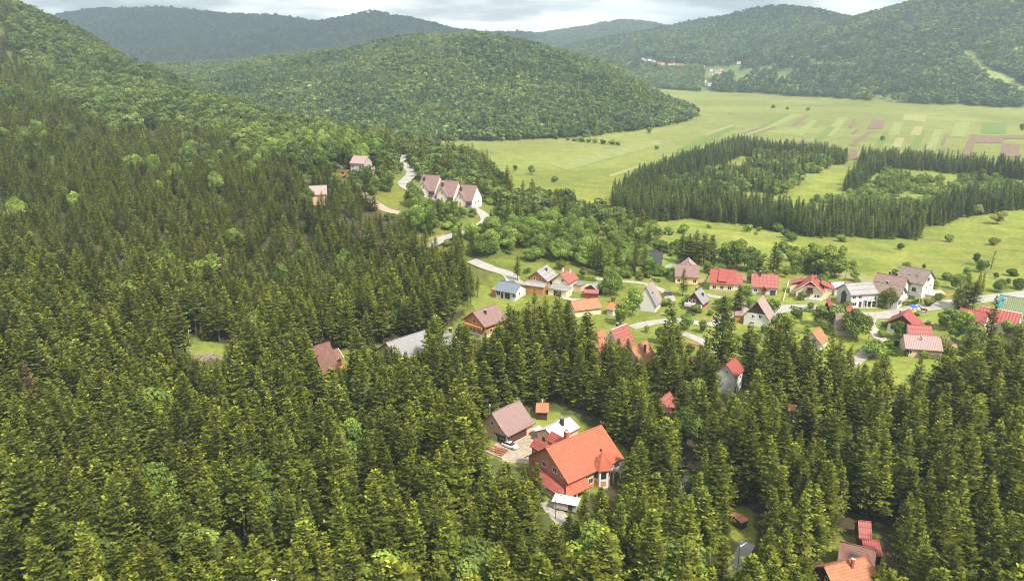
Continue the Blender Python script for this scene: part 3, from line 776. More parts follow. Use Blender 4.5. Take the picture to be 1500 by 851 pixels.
sheet('yard', [(709,661),(728,648),(752,640),(790,622),(800,632),(806,655),(800,668),(775,680),(740,676)], M_STONE, .06)
sheet('yard', [(1205,447),(1232,452),(1290,452),(1285,442),(1240,445)], M_LANE, .07)
sheet('yard', [(1345,425),(1378,424),(1390,434),(1360,440)], M_GRAVEL, .05)
sheet('yard', [(948,436),(975,432),(990,438),(985,446),(960,446)], M_LANE, .06)
sheet('yard', [(540,232),(550,234),(549,256),(530,265),(515,267),(532,252)], M_EARTH, .3)
sheet('yard', [(494,243),(522,240),(522,248),(500,247)], M_GRAVEL, .3)
sheet('yard', [(628,350),(650,343),(655,348),(632,358)], M_EARTH, .2)
sheet('garden_bed', [(1040,465),(1062,455),(1068,460),(1050,470)], M_EARTH, .06)
sheet('garden_bed', [(1095,466),(1135,470),(1130,475),(1092,471)], M_EARTH, .06)
sheet('garden_bed', [(1222,393),(1238,391),(1290,412),(1262,414),(1226,408)], M_STRAW, .10)
sheet('garden_bed', [(1030,408),(1040,410),(1026,414),(1018,412)], M_EARTH, .06)
sheet('garden_bed', [(1085,402),(1098,402),(1095,411),(1082,410)], M_EARTH, .06)
sheet('garden_bed', [(1200,405),(1232,402),(1226,397),(1195,398)], M_EARTH, .07)
sheet('lawn', [(688,425),(705,418),(728,425),(750,432),(770,440),(740,455),(700,458),(690,445)], M_LAWN, .05)
sheet('lawn', [(1005,478),(1050,480),(1080,470),(1090,482),(1060,500),(1030,498)], M_LAWN, .05)
sheet('lawn', [(1345,460),(1398,448),(1402,458),(1350,472)], M_LAWN, .05)
sheet('lawn', [(1300,526),(1390,524),(1380,552),(1320,556)], M_LAWN, .05)
sheet('lawn', [(880,410),(900,392),(960,380),(975,372),(990,385),(960,404),(930,412)], M_LAWN, .05)
sheet('lawn', [(240,500),(335,508),(330,528),(300,522),(250,518)], M_LAWN, .08)
for k_, (u_, v_, w_, h_) in enumerate([(1047,447,9,4),(1060,449,8,3),(1012,462,10,4),(1030,466,8,3),(1100,447,7,3),(1140,442,8,4),(1160,447,9,3),(1168,480,9,4),(1184,476,8,3),(1235,452,7,3),(1331,433,6,2.5),(1340,436,7,2.5),(1350,470,9,3),(1310,509,7,3),(1405,500,9,3),(1440,485,8,3),(995,446,7,3),(968,458,8,3),(1124,478,12,3),(1320,529,9,3)]):
    sheet('garden_bed', [(u_, v_), (u_ + w_, v_ + .6), (u_ + w_ - 1.5, v_ + h_), (u_ - 2, v_ + h_ - .5)], (M_EARTH, M_DEEPGRASS, M_STRAW)[k_ % 3], .09)
# strip fields of the valley floor (outlines measured in the photo, doubled)
def fld(name, pts, m, lift): sheet(name, [(750 + x / 2, y / 2) for x, y in pts], m, lift)
for p in [[(668,392),(735,371),(745,373),(680,395)],[(697,396),(768,372),(778,374),(712,397)],[(818,368),(860,338),(875,338),(828,372)],[(985,425),(1045,385),(1060,386),(1000,430)],
          [(1040,378),(1055,353),(1095,353),(1085,380)],[(985,375),(1000,348),(1010,348),(998,376)],[(990,392),(1010,379),(1022,380),(1005,394)],[(1315,462),(1345,395),(1365,395),(1340,464)],
          [(1355,420),(1370,398),(1438,398),(1438,420)],[(1430,460),(1437,422),(1487,424),(1485,460)],[(1440,398),(1560,398),(1560,408),(1440,408)],[(985,468),(990,440),(1013,440),(1010,470)],
          [(1255,425),(1270,395),(1280,395),(1265,425)],[(1250,454),(1265,432),(1275,432),(1262,457)],[(815,428),(845,412),(860,412),(840,430)],[(896,432),(915,415),(930,415),(912,434)]]:
    fld('ploughed_field', p, M_PLOUGH, .35)
for p in [[(1145,352),(1150,337),(1215,338),(1212,359)],[(555,395),(640,368),(655,368),(575,397)],[(280,515),(380,483),(388,486),(292,520)],[(1110,432),(1125,405),(1150,405),(1138,434)],[(1165,396),(1180,372),(1205,372),(1196,398)]]:
    fld('mown_field', p, M_STRAW, .30)
for p in [[(600,420),(820,335),(850,337),(660,425)],[(900,400),(960,345),(985,346),(940,402)],[(1100,396),(1120,360),(1145,360),(1132,398)],[(1210,440),(1240,380),(1262,380),(1240,442)],[(1285,400),(1300,360),(1340,360),(1330,402)],[(100,480),(420,410),(470,414),(160,500)],[(820,395),(880,352),(896,353),(850,398)]]:
    fld('pale_field', p, M_PALEGRASS, .22)
for p in [[(480,440),(640,372),(662,374),(520,446)],[(870,425),(930,372),(948,373),(896,428)],[(1160,440),(1190,390),(1210,391),(1186,442)],[(1370,392),(1380,360),(1450,362),(1445,394)],[(720,372),(800,336),(815,337),(742,374)],[(1060,432),(1088,388),(1106,388),(1084,434)]]:
    fld('green_field', p, M_DEEPGRASS, .25)

# ------------------------------------------------------------------ materials of buildings
W_WHITE = mat('white_render', (0.62, 0.605, 0.57), 0.9, 0.06, 0.8, dirt=(0.50, 0.48, 0.43))
W_CREAM = mat('cream_render', (0.70, 0.62, 0.42), 0.9, 0.06, 0.8, dirt=(0.60, 0.53, 0.36))
W_YELLOW = mat('yellow_render', (0.72, 0.52, 0.28), 0.9, 0.06, 0.8)
W_PEACH = mat('peach_render', (0.62, 0.44, 0.30), 0.9, 0.08, 0.8, dirt=(0.5, 0.37, 0.26))
W_GREY = mat('grey_render', (0.46, 0.46, 0.45), 0.9, 0.08, 0.8, dirt=(0.36, 0.36, 0.34))
W_BLUEISH = mat('pale_blue_render', (0.55, 0.60, 0.63), 0.9, 0.06, 0.8)
W_BRICK = roof_mat('brick', (0.50, 0.22, 0.13), row=.30, rib=.0, var=.2, depth=.02)
W_TIMBER = roof_mat('orange_timber', (0.46, 0.215, 0.070), row=.25, var=.15, depth=.03)
W_LOG = roof_mat('pale_timber', (0.40, 0.29, 0.13), row=.28, var=.15, depth=.04)
W_DARKWOOD = roof_mat('dark_timber', (0.075, 0.040, 0.028), row=.22, var=.2, depth=.03)
W_REDWOOD = roof_mat('dark_red_timber', (0.19, 0.050, 0.035), rib=.22, var=.15, depth=.03)
W_BOARD = mat('weathered_board', (0.42, 0.39, 0.35), 0.9, 0.2, 2.0, dirt=(0.25, 0.22, 0.2))
R_ORANGE = roof_mat('orange_tiles', (0.46, 0.126, 0.070), row=.36, rib=.30, var=.10)
R_ORANGE2 = roof_mat('weathered_orange_tiles', (0.46, 0.195, 0.105), row=.36, rib=.30, var=.14, dirt=(0.36, 0.16, 0.09))
R_RED = roof_mat('red_metal_tiles', (0.35, 0.088, 0.070), row=.40, rib=.34, var=.08)
R_RED2 = roof_mat('faded_red_sheet', (0.355, 0.118, 0.098), row=1.0, rib=.5, var=.10)
R_CRIMSON = roof_mat('crimson_sheet', (0.31, 0.074, 0.070), rib=.45, var=.08)
R_STRIPE = roof_mat('ribbed_red_sheet', (0.36, 0.098, 0.080), rib=1.0, var=.08, depth=.2)
R_MAUVE = roof_mat('mauve_sheet', (0.262, 0.172, 0.158), rib=.40, var=.06, rough=.55)
R_MAUVE2 = roof_mat('mauve_tiles', (0.265, 0.165, 0.150), row=.38, rib=.32, var=.12, dirt=(0.25, 0.16, 0.13))
R_PINK = roof_mat('pale_pink_sheet', (0.345, 0.245, 0.230), rib=.5, var=.06)
R_BROWN = roof_mat('brown_shingles', (0.205, 0.105, 0.080), row=.30, var=.18, dirt=(0.15, 0.09, 0.07))
R_GREYBR = roof_mat('grey_brown_tiles', (0.245, 0.190, 0.160), row=.36, rib=.30, var=.16, dirt=(0.2, 0.13, 0.11))
R_GREY = roof_mat('grey_sheet', (0.31, 0.295, 0.29), rib=.6, row=1.2, var=.10, dirt=(0.38, 0.365, 0.355))
R_LGREY = roof_mat('grey_shingles', (0.25, 0.24, 0.245), row=.30, var=.08)
R_BLUE = roof_mat('blue_grey_sheet', (0.155, 0.190, 0.235), rib=.45, var=.05, rough=.45)
R_WHITE = roof_mat('white_sheet', (0.54, 0.54, 0.56), rib=.5, var=.12, dirt=(0.38, 0.37, 0.39))
R_BLACK = roof_mat('black_tiles', (0.045, 0.045, 0.050), row=.36, var=.12)
R_GREEN = roof_mat('green_sheet', (0.175, 0.210, 0.110), rib=.6, var=.06)
R_TEAL = roof_mat('teal_sheet', (0.060, 0.230, 0.235), rib=.6, var=.06)
R_SAGE = roof_mat('sage_sheet', (0.22, 0.30, 0.24), rib=.5, var=.08)
M_FRAME = mat('white_frame', (0.78, 0.77, 0.74), 0.6, 0.04)
M_BROWNFRAME = mat('brown_frame', (0.16, 0.075, 0.035), 0.7, 0.1)
M_GLASS = mat('window_glass', (0.022, 0.026, 0.030), 0.12, 0.2, 0.6, spec=.5)
M_DOOR = mat('brown_door', (0.085, 0.040, 0.026), 0.6, 0.15, 2)
M_SHUTTER = mat('orange_shutter', (0.50, 0.20, 0.06), 0.7, 0.1)
M_CHIM = mat('brick_chimney', (0.36, 0.10, 0.060), 0.9, 0.2, 3)
M_CHIMDARK = mat('dark_chimney', (0.050, 0.042, 0.040), 0.8, 0.2, 3)
M_METAL = mat('galvanised_metal', (0.55, 0.56, 0.57), 0.35, 0.06, 2, metal=.8)
M_CONC = mat('concrete', (0.42, 0.39, 0.35), 0.95, 0.15, 1.2, dirt=(0.3, 0.28, 0.25))
M_POLE = mat('pole_wood', (0.17, 0.13, 0.10), 0.95, 0.2, 3)
M_GREYPOLE = mat('pole_concrete', (0.50, 0.48, 0.45), 0.9, 0.1, 3)

# ------------------------------------------------------------------ house kit (ridge along local X, -Y faces the camera)
def window(parent, side, a, z, w, h, L, W, frame=M_FRAME, name='window', pane=M_GLASS, off=0.0):
    def put(b, u0, u1, z0, z1, d0, d1):
        d0 += off; d1 += off
        if side == 'F': b.box(u0, u1, -W / 2 - d1, -W / 2 - d0, z0, z1)
        elif side == 'B': b.box(-u1, -u0, W / 2 + d0, W / 2 + d1, z0, z1)
        elif side == 'R': b.box(L / 2 + d0, L / 2 + d1, u0, u1, z0, z1)
        else: b.box(-L / 2 - d1, -L / 2 - d0, -u1, -u0, z0, z1)
    f = .10; b = MB()
    put(b, a - w / 2 - f, a + w / 2 + f, z + h, z + h + f, -.03, .06)
    put(b, a - w / 2 - f - .05, a + w / 2 + f + .05, z - f, z, -.03, .12)
    put(b, a - w / 2 - f, a - w / 2, z, z + h, -.03, .06); put(b, a + w / 2, a + w / 2 + f, z, z + h, -.03, .06)
    if w > .8: put(b, a - .035, a + .035, z, z + h, -.03, .05)
    o = b.build(name, frame, parent)
    p = MB(); put(p, a - w / 2, a + w / 2, z, z + h, -.03, .025); p.build('pane', pane, o)
    return o
def door(parent, side, a, w, h, L, W, m=M_DOOR, z=0.0):
    b = MB()
    if side == 'F': b.box(a - w / 2, a + w / 2, -W / 2 - .06, -W / 2 + .03, z, z + h)
    elif side == 'R': b.box(L / 2 - .03, L / 2 + .06, a - w / 2, a + w / 2, z, z + h)
    elif side == 'L': b.box(-L / 2 - .06, -L / 2 + .03, -a - w / 2, -a + w / 2, z, z + h)
    else: b.box(-a - w / 2, -a + w / 2, W / 2 - .03, W / 2 + .06, z, z + h)
    d = b.build('door', m, parent)
    return d
def roof_profile(W, H, eh, oy, flare=0.0):
    """half profile points (y, z) from ridge to eave tip"""
    ye = W / 2 + oy
    if flare: return [(0, H), (ye * .62, H - (H - eh) * .74), (ye * .82, H - (H - eh) * .91), (ye, eh)]
    return [(0, H), (ye, eh)]
def gable_roof(parent, L, W, H, eh, ox, oy, m, t=.20, flare=0.0, name='roof', cap=None, trim=None):
    pr = roof_profile(W, H, eh, oy, flare)
    top = [(-y, z) for y, z in reversed(pr)] + pr[1:]
    b = MB(); x0, x1 = -L / 2 - ox, L / 2 + ox; n = len(top)
    def P(x, i, low): y, z = top[i]; return (x, y, z - (t * 1.25 if low else 0))
    for i in range(n - 1):
        b.quad(P(x0, i, 0), P(x1, i, 0), P(x1, i + 1, 0), P(x0, i + 1, 0))
        b.quad(P(x0, i, 1), P(x0, i + 1, 1), P(x1, i + 1, 1), P(x1, i, 1), m=1)
        b.quad(P(x0, i, 0), P(x0, i + 1, 0), P(x0, i + 1, 1), P(x0, i, 1), m=1); b.quad(P(x1, i, 1), P(x1, i + 1, 1), P(x1, i + 1, 0), P(x1, i, 0), m=1)
    b.quad(P(x0, 0, 1), P(x1, 0, 1), P(x1, 0, 0), P(x0, 0, 0), m=1); b.quad(P(x0, n - 1, 0), P(x1, n - 1, 0), P(x1, n - 1, 1), P(x0, n - 1, 1), m=1)
    # flip so that the upper faces look up
    b.f = [tuple(reversed(f)) for f in b.f] if False else b.f
    r = b.build(name, [m, trim or M_BROWNFRAME], parent)
    c = MB(); c.tube((x0 - .02, 0, H + .03), (x1 + .02, 0, H + .03), .13, .13, 6); c.build('ridge_cap', cap or m, r, True)
    return r
def chimney(roof, x, y, z0, z1, s=.55, m=M_CHIM, cap=True):
    b = MB(); b.box(x - s / 2, x + s / 2, y - s / 2, y + s / 2, z0, z1); o = b.build('chimney', m, roof)
    if cap: c = MB(); c.box(x - s / 2 - .1, x + s / 2 + .1, y - s / 2 - .1, y + s / 2 + .1, z1, z1 + .1); c.build('chimney_cap', M_CONC, o)
    return o
def walls(parent, L, W, H, eh, oy, m, name='wall', base=-1.6, drop=.26, flare=0.0):
    pr = roof_profile(W, H, eh, oy, flare)
    def under(y):
        for (y0, z0), (y1, z1) in zip(pr, pr[1:]):
            if y <= y1: return z0 + (z1 - z0) * (y - y0) / (y1 - y0) - drop
        return pr[-1][1] - drop
    ys = [W / 2] + [y for y, _ in reversed(pr[:-1]) if y < W / 2]
    half = [(y, under(y)) for y in ys]
    prof = [(-W / 2, base)] + [(-y, z) for y, z in half] + [(y, z) for y, z in reversed(half[:-1])] + [(W / 2, base)]
    b = MB(); n = len(prof)
    A = [(-L / 2, y, z) for y, z in prof]; B = [(L / 2, y, z) for y, z in prof]
    b.quad(*A); b.quad(*reversed(B))
    for i in range(n):
        j = (i + 1) % n; b.quad(A[j], A[i], B[i], B[j])
    return b.build(name, m, parent)
def place(p1, p2, H, ox, e, eh, oy):
    """ridge ends and one front eave point in the photo -> centre, turn, length, width"""
    z0 = 0.0; c = pix_ground((p1[0] + p2[0]) / 2, (p1[1] + p2[1]) / 2 + 14)
    z0 = H1(*c)
    for _ in range(5):
        a, b = on_plane(*p1, z0 + H), on_plane(*p2, z0 + H)
        z0 = H1((a[0] + b[0]) / 2, (a[1] + b[1]) / 2)
    L = math.dist(a, b); ang = math.atan2(b[1] - a[1], b[0] - a[0])
    W = None
    if e:
        q = on_plane(*e, z0 + eh); W = 2 * (abs((q[0] - a[0]) * math.sin(ang) - (q[1] - a[1]) * math.cos(ang)) - oy)
    return ((a[0] + b[0]) / 2, (a[1] + b[1]) / 2, z0), ang, L - 2 * ox, W
def keep(u0, v0, u1, v1, y): KEEP.append((u0, v0, u1, v1, y))
WIDTHS = {'big orange': (13.8,), 'garage house': (10.0,), 'small peach': (6.2,), 'steep brown': (8.5,), 'timber house': (9.5,), 'house with a bright red steep': (8.0,), 'house with an orange roof and': (7.5,),
    'house with a pale orange': (7.0,), 'narrow tall': (5.6,), 'cabin with a faded': (6.0,), 'cabin whose': (6.0,), 'low house with': (7.0,), 'orange tiled cabin': (8.0,), 'cabin with a striped': (6.5, -25, 6), 'white bungalow': (8.0,),
    'orange timber': (8.0,), 'cream house with a small': (7.0,), 'white house with a black': (8.0,), 'yellow house with a wide': (9.0,), 'yellow house with a bright': (9.0,), 'white house with a broad': (8.4,), 'steep roofed': (7.6,),
    'small chalet': (6.4,), 'white chalet': (8.2,), 'pale house with': (8.6,), 'small garage': (6.0,), 'back half': (9.2, -42, 10), 'front half': (8.4, -42, 10), 'large white house': (10.5, -48, 10), 'barn with a weathered': (7.0, -5, 5.5),
    'white house with a dark': (8.4,), 'house with a bright red ribbed': (7.0,), 'house with a plain pale': (8.2, -12, 10.5), 'barn with a plain': (9.5, -42, 8), 'long barn': (9.0, -42, 12), 'large house with an olive': (12, -38, 13),
    'upper chalet': (13, -25, 11), 'middle chalet': (13, -25, 11), 'lower chalet': (13, -25, 11), 'unfinished': (9.0, -18, 8.5), 'house with a pale weathered': (9.0, 12, 8)}
def house(label, p1, p2, H, eh, e=None, W=None, wall=W_WHITE, roof=R_RED, ox=.5, oy=.6, wins=(), doors=(), chims=(), name='house', cat='house', clad=None, clad_z=None,
          flare=0.0, vis=None, frame=M_FRAME, group='houses of the village', cap=None, trim=None, plinth=None, L=None):
    loc, ang, L_, W_ = place(p1, p2, H, ox, None, eh, oy)
    L = L or max(L_, 2.0); W = W or 6.0
    for k_, v_ in WIDTHS.items():
        if label.startswith(k_):
            W = v_[0]
            if len(v_) > 1: ang = R(v_[1]); L = v_[2]
    0 and print(f'{name:14s} L={L:5.1f} W={W:5.1f} H={H} ang={math.degrees(ang):6.1f} loc={loc[0]:.0f},{loc[1]:.0f},{loc[2]:.1f} :: {label[:40]}')
    t = empty(name, loc, ang); tag(t, label, cat, group)
    wl = walls(t, L, W, H, eh, oy, wall, flare=flare)
    r = gable_roof(t, L, W, H, eh, ox, oy, roof, flare=flare, cap=cap, trim=trim)
    if plinth:
        b = MB(); b.box(-L / 2 - .04, L / 2 + .04, -W / 2 - .04, W / 2 + .04, -1.7, .7); b.build('plinth', plinth, t)
    if clad:
        z0 = clad_z if clad_z is not None else eh; s = (H - eh) / (W / 2 + oy)
        yy = min(W / 2, (H - .3 - z0) / s)
        for sx, nm in ((-1, 'gable'), (1, 'gable')):
            x0, x1 = (L / 2 - .02, L / 2 + .05); b = MB()
            P_ = [(yy, z0), (-yy, z0), (-yy, max(z0 + .02, H - .30 - s * yy)), (0, H - .30), (yy, max(z0 + .02, H - .30 - s * yy))]
            A = [(sx * x0, y, z) for y, z in P_]; B = [(sx * x1, y, z) for y, z in P_]
            b.loft([A, B]); b.build(nm, clad, t)
    off = .05 if clad else 0
    for w_ in wins:
        window(t, *w_[:5], L, W, frame=w_[5] if len(w_) > 5 else frame, off=off if (w_[0] in 'LR' and clad and w_[2] > (clad_z or eh) - .3) else 0)
    for d_ in doors: door(t, *d_[:4], L, W, *(d_[4:5] or (M_DOOR,)))
    for c_ in chims: chimney(r, *c_[:4], *(c_[4:]))
    rad = math.hypot(L, W) / 2
    FOOT.append((loc[0], loc[1], max(L, W) / 2 + 1.5))
    if W and L > 1.5 * W:
        for s_ in (-1, 1): FOOT.append((loc[0] + s_ * math.cos(ang) * L * .3, loc[1] + s_ * math.sin(ang) * L * .3, W / 2 + 2))
    if vis: keep(*vis, loc[1] - W * .3)
    return t, r, L, W, loc, ang
def rowwins(side, n, span, z, w=1.1, h=1.2): return [(side, -span / 2 + span * (i + .5) / n, z, w, h) for i in range(n)]
def cross_gable(t, x, y0, y1, half, zb, ze, H, wall, roof, ox=.3, trim=None, nm='dormer', base=None, win=None):
    """a gabled wing or dormer that runs along local Y from the main roof out to y0 (towards the camera)"""
    d = MB(); n = [(-half, base if base is not None else zb), (half, base if base is not None else zb), (half, ze), (0, H - .22), (-half, ze)]
    d.loft([[(x + a, y0, z) for a, z in n], [(x + a, y1, z) for a, z in n]]); w = d.build(nm, wall, t)
    b = MB(); s = (H - ze) / half; hx = half + ox; ez = H - s * hx
    for sg in (-1, 1):
        b.loft([[(x, y0 - ox, H), (x + sg * hx, y0 - ox, ez), (x + sg * hx, y0 - ox, ez - .2), (x, y0 - ox, H - .22)], [(x, y1, H), (x + sg * hx, y1, ez), (x + sg * hx, y1, ez - .2), (x, y1, H - .22)]])
    b.build('dormer_roof', roof, w)
    if win:
        wz, ww, wh = win; f = MB(); q = MB()
        f.box(x - ww / 2 - .1, x + ww / 2 + .1, y0 - .05, y0 + .02, wz - .1, wz + wh + .1); o = f.build('window', M_FRAME, w)
        q.box(x - ww / 2, x + ww / 2, y0 - .08, y0 - .04, wz, wz + wh); q.build('pane', M_GLASS, o)
    return w
def slab(t, name, x0, x1, y0, y1, z0, z1, m): return MB().box(x0, x1, y0, y1, z0, z1).build(name, m, t)
def lean(t, name, pts_top, th, m):
    b = MB(); b.loft([[(x, y, z) for x, y, z in pts_top], [(x, y, z - th) for x, y, z in pts_top]]); return b.build(name, m, t)
# ------------------------------------------------------------------ the orange roofed house and its neighbours
GN = 'houses in the forest clearing'
t, r, L, W, loc, ang = house('big orange tiled house with a turret bay in the forest clearing', (799,655.6), (881.5,622), 10.6, 4.7, e=(828.6,700.8), wall=W_BRICK, roof=R_ORANGE, ox=.8, oy=1.0,
      wins=[('L',2.6,5.0,1.3,1.2),('L',-1.2,5.0,1.3,1.2),('L',5.2,5.0,.9,1.1),('L',3,1.2,1.3,1.2),('F',6.6,5.0-3.9,1.4,1.5),('F',-1.0,1.3,1.3,1.3),('R',3,1.2,1.3,1.3),('R',-3,1.2,1.3,1.3),('R',0,4.8,1.6,1.3),('B',-4,1.2,1.2,1.2),('B',4,1.2,1.2,1.2)],
      doors=[('F',4.6,1.0,2.1)], clad=W_BRICK, clad_z=4.2, group=GN, cap=R_ORANGE2, vis=(802,622,910,704))
M0 = (t, r, L, W)
chimney(r, -1.2, 1.5, 8.4, 11.6, .95); MB().tube((-1.2, 1.5, 11.7), (-1.2, 1.5, 12.2), .32, .32, 10).build('flue', M_METAL, r)
slab(r, 'roof_vent', 4.2, 4.6, -4.9, -4.5, 7.0, 7.55, M_CHIMDARK)
slab(t, 'floor_band', -L/2-.05, L/2+.05, -W/2-.05, W/2+.05, 2.75, 3.0, M_CONC)
# skirt roof round the near corner
xl, yf = -L / 2, -W / 2
lean(t, 'skirt_roof', [(xl-.05, yf-2.6, 2.5), (xl-.05, 2.4, 4.3), (xl-3.0, 2.4, 2.5), (xl-3.0, yf-2.6, 2.1)], .2, R_RED)
lean(t, 'skirt_roof', [(xl-.05, yf-2.6, 2.52), (xl+5.2, yf-2.6, 2.4), (xl+5.2, yf+.02, 4.35), (xl-.05, yf+.02, 4.35)], .2, R_ORANGE)
lean(t, 'skirt_roof', [(xl-3.0, yf-2.6, 2.13), (xl-.05, yf-2.6, 2.54), (xl-.05, yf+.4, 4.36), (xl-.1, yf+.4, 4.3)], .18, R_ORANGE)
for x in (xl-2.6, xl+.8, xl+4.8): MB().tube((x, yf-2.3, -1.4), (x, yf-2.3, 2.3), .16, .16, 8).build('post', W_WHITE, t)
slab(t, 'store_room', xl-2.7, xl-.06, yf+.3, 2.2, -1.5, 2.1, W_GREY)
# turret bay under a pointed roof
tx, ty, tr_ = 2.2, -W/2-.4, 2.15
k = 6; ring = lambda rr, z: [(tx + rr*math.cos(R(30+60*i)), ty + rr*math.sin(R(30+60*i)), z) for i in range(k)]
b = MB(); b.loft([ring(tr_, -1.5), ring(tr_, 4.9)]); bay = b.build('turret', W_WHITE, t)
b = MB(); b.loft([ring(tr_+.55, 4.7), ring(tr_+.55, 4.9), ring(.05, 8.9)]); b.build('turret_roof', R_ORANGE, bay)
for i in (2, 3, 4, 5):
    a0, a1 = R(30+60*i), R(90+60*i); p, q = Vector((tx+tr_*math.cos(a0), ty+tr_*math.sin(a0), 0)), Vector((tx+tr_*math.cos(a1), ty+tr_*math.sin(a1), 0))
    n_ = ((p+q)/2 - Vector((tx, ty, 0))).normalized(); d_ = q - p
    for z0, z1, m_ in ((2.5, 4.3, M_GLASS), (.6, 1.9, W_BRICK)):
        s0, s1 = p + d_*.2, p + d_*.8; b = MB(); b.loft([[s0+n_*.05+Vector((0,0,z0)), s1+n_*.05+Vector((0,0,z0)), s1+n_*.05+Vector((0,0,z1)), s0+n_*.05+Vector((0,0,z1))], [s0-n_*.05+Vector((0,0,z0)), s1-n_*.05+Vector((0,0,z0)), s1-n_*.05+Vector((0,0,z1)), s0-n_*.05+Vector((0,0,z1))]])
        b.build('pane' if m_ is M_GLASS else 'panel', m_, bay)
# balcony at the far end of the front
bal = slab(t, 'balcony', 4.6, L/2+.5, -W/2-1.9, -W/2, 2.7, 2.95, M_CONC)
slab(bal, 'railing', 4.6, L/2+.5, -W/2-1.9, -W/2-1.8, 2.95, 3.9, M_CONC); slab(bal, 'railing', L/2+.4, L/2+.5, -W/2-1.78, -W/2-.05, 2.95, 3.9, M_CONC)
for x in (4.9, 7.4): MB().tube((x, -W/2-1.7, -1.4), (x, -W/2-1.7, 4.6), .14, .14, 8).build('post', W_WHITE, t)
# back gables
for x in (-5.6, -.4):
    d = MB()
    for sg in (-1, 1): d.loft([[(x, 2.2, 9.0), (x+sg*1.9, 2.2, 7.2), (x+sg*1.9, 2.2, 7.0), (x, 2.2, 8.8)], [(x, W/2+.9, 9.0), (x+sg*1.9, W/2+.9, 7.2), (x+sg*1.9, W/2+.9, 7.0), (x, W/2+.9, 8.8)]])
    w_ = d.build('dormer_roof', R_RED, r)
    pr_ = [(-1.6, 4.6), (1.6, 4.6), (1.6, 7.1), (0, 8.7), (-1.6, 7.1)]
    MB().loft([[(x+a, W/2+.4, z) for a, z in pr_], [(x+a, W/2-2.5, z) for a, z in pr_]]).build('dormer', W_BRICK, r)

t, r, L, W, loc, ang = house('garage house with a flared mauve sheet roof beside the paved yard', (720,605.2), (761.4,585.8), 7.6, 2.9, e=(751,638.8), wall=W_PEACH, roof=R_MAUVE, ox=.5, oy=.9, flare=1, group=GN,
      wins=[('L',3.3,1.4,1.2,.9),('L',.9,1.4,1.2,.9),('L',2.5,4.1,1.0,.9),('L',-.3,4.1,.9,.9),('R',0,1.2,1.2,1.1)], vis=(716,588,792,645))
b = MB(); b.box(-L/2+.25, L/2-2.4, -W/2-.08, -W/2-.02, 0, 2.35); b.build('garage_door', M_DOOR, t)
b = MB(); b.box(-L/2-.05, -L/2+.04, -W/2-.05, -W/2+.35, -1, 2.6); b.build('corner_post', W_WHITE, t)
b = MB(); b.box(-L/2-.09, -L/2-.02, -W/2+.5, -W/2+3.4, 0, 2.3); b.build('garage_door', M_CHIMDARK, t)
f = MB().tube((-L/2+1.5, 2.6, 5), (-L/2+1.5, 2.6, 8.3), .16, .16, 10).build('flue', M_METAL, r); MB().tube((-L/2+1.5, 2.6, 8.3), (-L/2+1.5, 2.6, 8.8), .36, .1, 10).build('flue_cap', M_METAL, f)

t, r, L, W, loc, ang = house('small peach annex with a white sheet roof behind the orange roofed house', (799,628.5), (835,610.4), 4.8, 2.9, e=(809,639.6), wall=W_PEACH, roof=R_WHITE, ox=.4, oy=.5, group=GN,
      wins=[('L',1.6,1.2,.5,.7),('F',-1,1.2,1,1)], doors=[('L',-.9,.95,2.05),('L',2.9,.9,2.0)], vis=(790,612,838,640))
chimney(r, .6, -.9, 3.8, 6.1, .8, M_CHIMDARK, False); MB().tube((.6, -.9, 6.1), (.6, -.9, 6.7), .3, .36, 10).build('flue', M_METAL, r)
slab(t, 'porch_roof', -L/2+.5, -L/2+3.4, W/2-.1, W/2+2.6, 2.3, 2.45, R_WHITE)

t, r, L, W, loc, ang = house('low shed with a rusty orange roof at the forest edge behind the mauve garage', (785,590), (804,590.5), 3.6, 2.2, W=5.0, wall=W_DARKWOOD, roof=R_ORANGE2, ox=.4, oy=.5, name='shed', cat='shed', group='sheds', vis=(777,587,808,604))
chimney(r, 0, .6, 3, 4.3, .35, W_WHITE)

# white trailer beside the drive
x, y = pix_ground(829, 746); z = H1(x, y); t = empty('trailer', (x, y, z), R(-20)); tag(t, 'pale box trailer with a white flat roof in front of the orange roofed house', 'trailer')
slab(t, 'body', -2.6, 2.6, -1.1, 1.1, .45, 2.35, W_BOARD)
lean(t, 'roof', [(-3.0, -1.5, 2.45), (3.0, -1.5, 2.45), (3.0, 1.5, 2.75), (-3.0, 1.5, 2.75)], .1, W_WHITE)
for x_ in (-1.9, -.3, 1.3): slab(t, 'panel', x_-.5, x_+.5, -1.14, -1.08, .7, 2.1, M_CONC if x_ < 0 else M_CHIMDARK)
slab(t, 'door', -2.64, -2.58, -.4, .4, .5, 2.2, M_BROWNFRAME); slab(t, 'step', -3.0, -2.66, -.4, .4, .1, .3, M_CONC)
for sx in (-1.5, 1.5):
    for sy in (-1.0, 1.0): MB().tube((sx, sy-.1, .32), (sx, sy+.1, .32), .34, .34, 14).build('wheel', M_CHIMDARK, t)
FOOT.append((x, y, 4)); keep(813, 725, 846, 746, y)

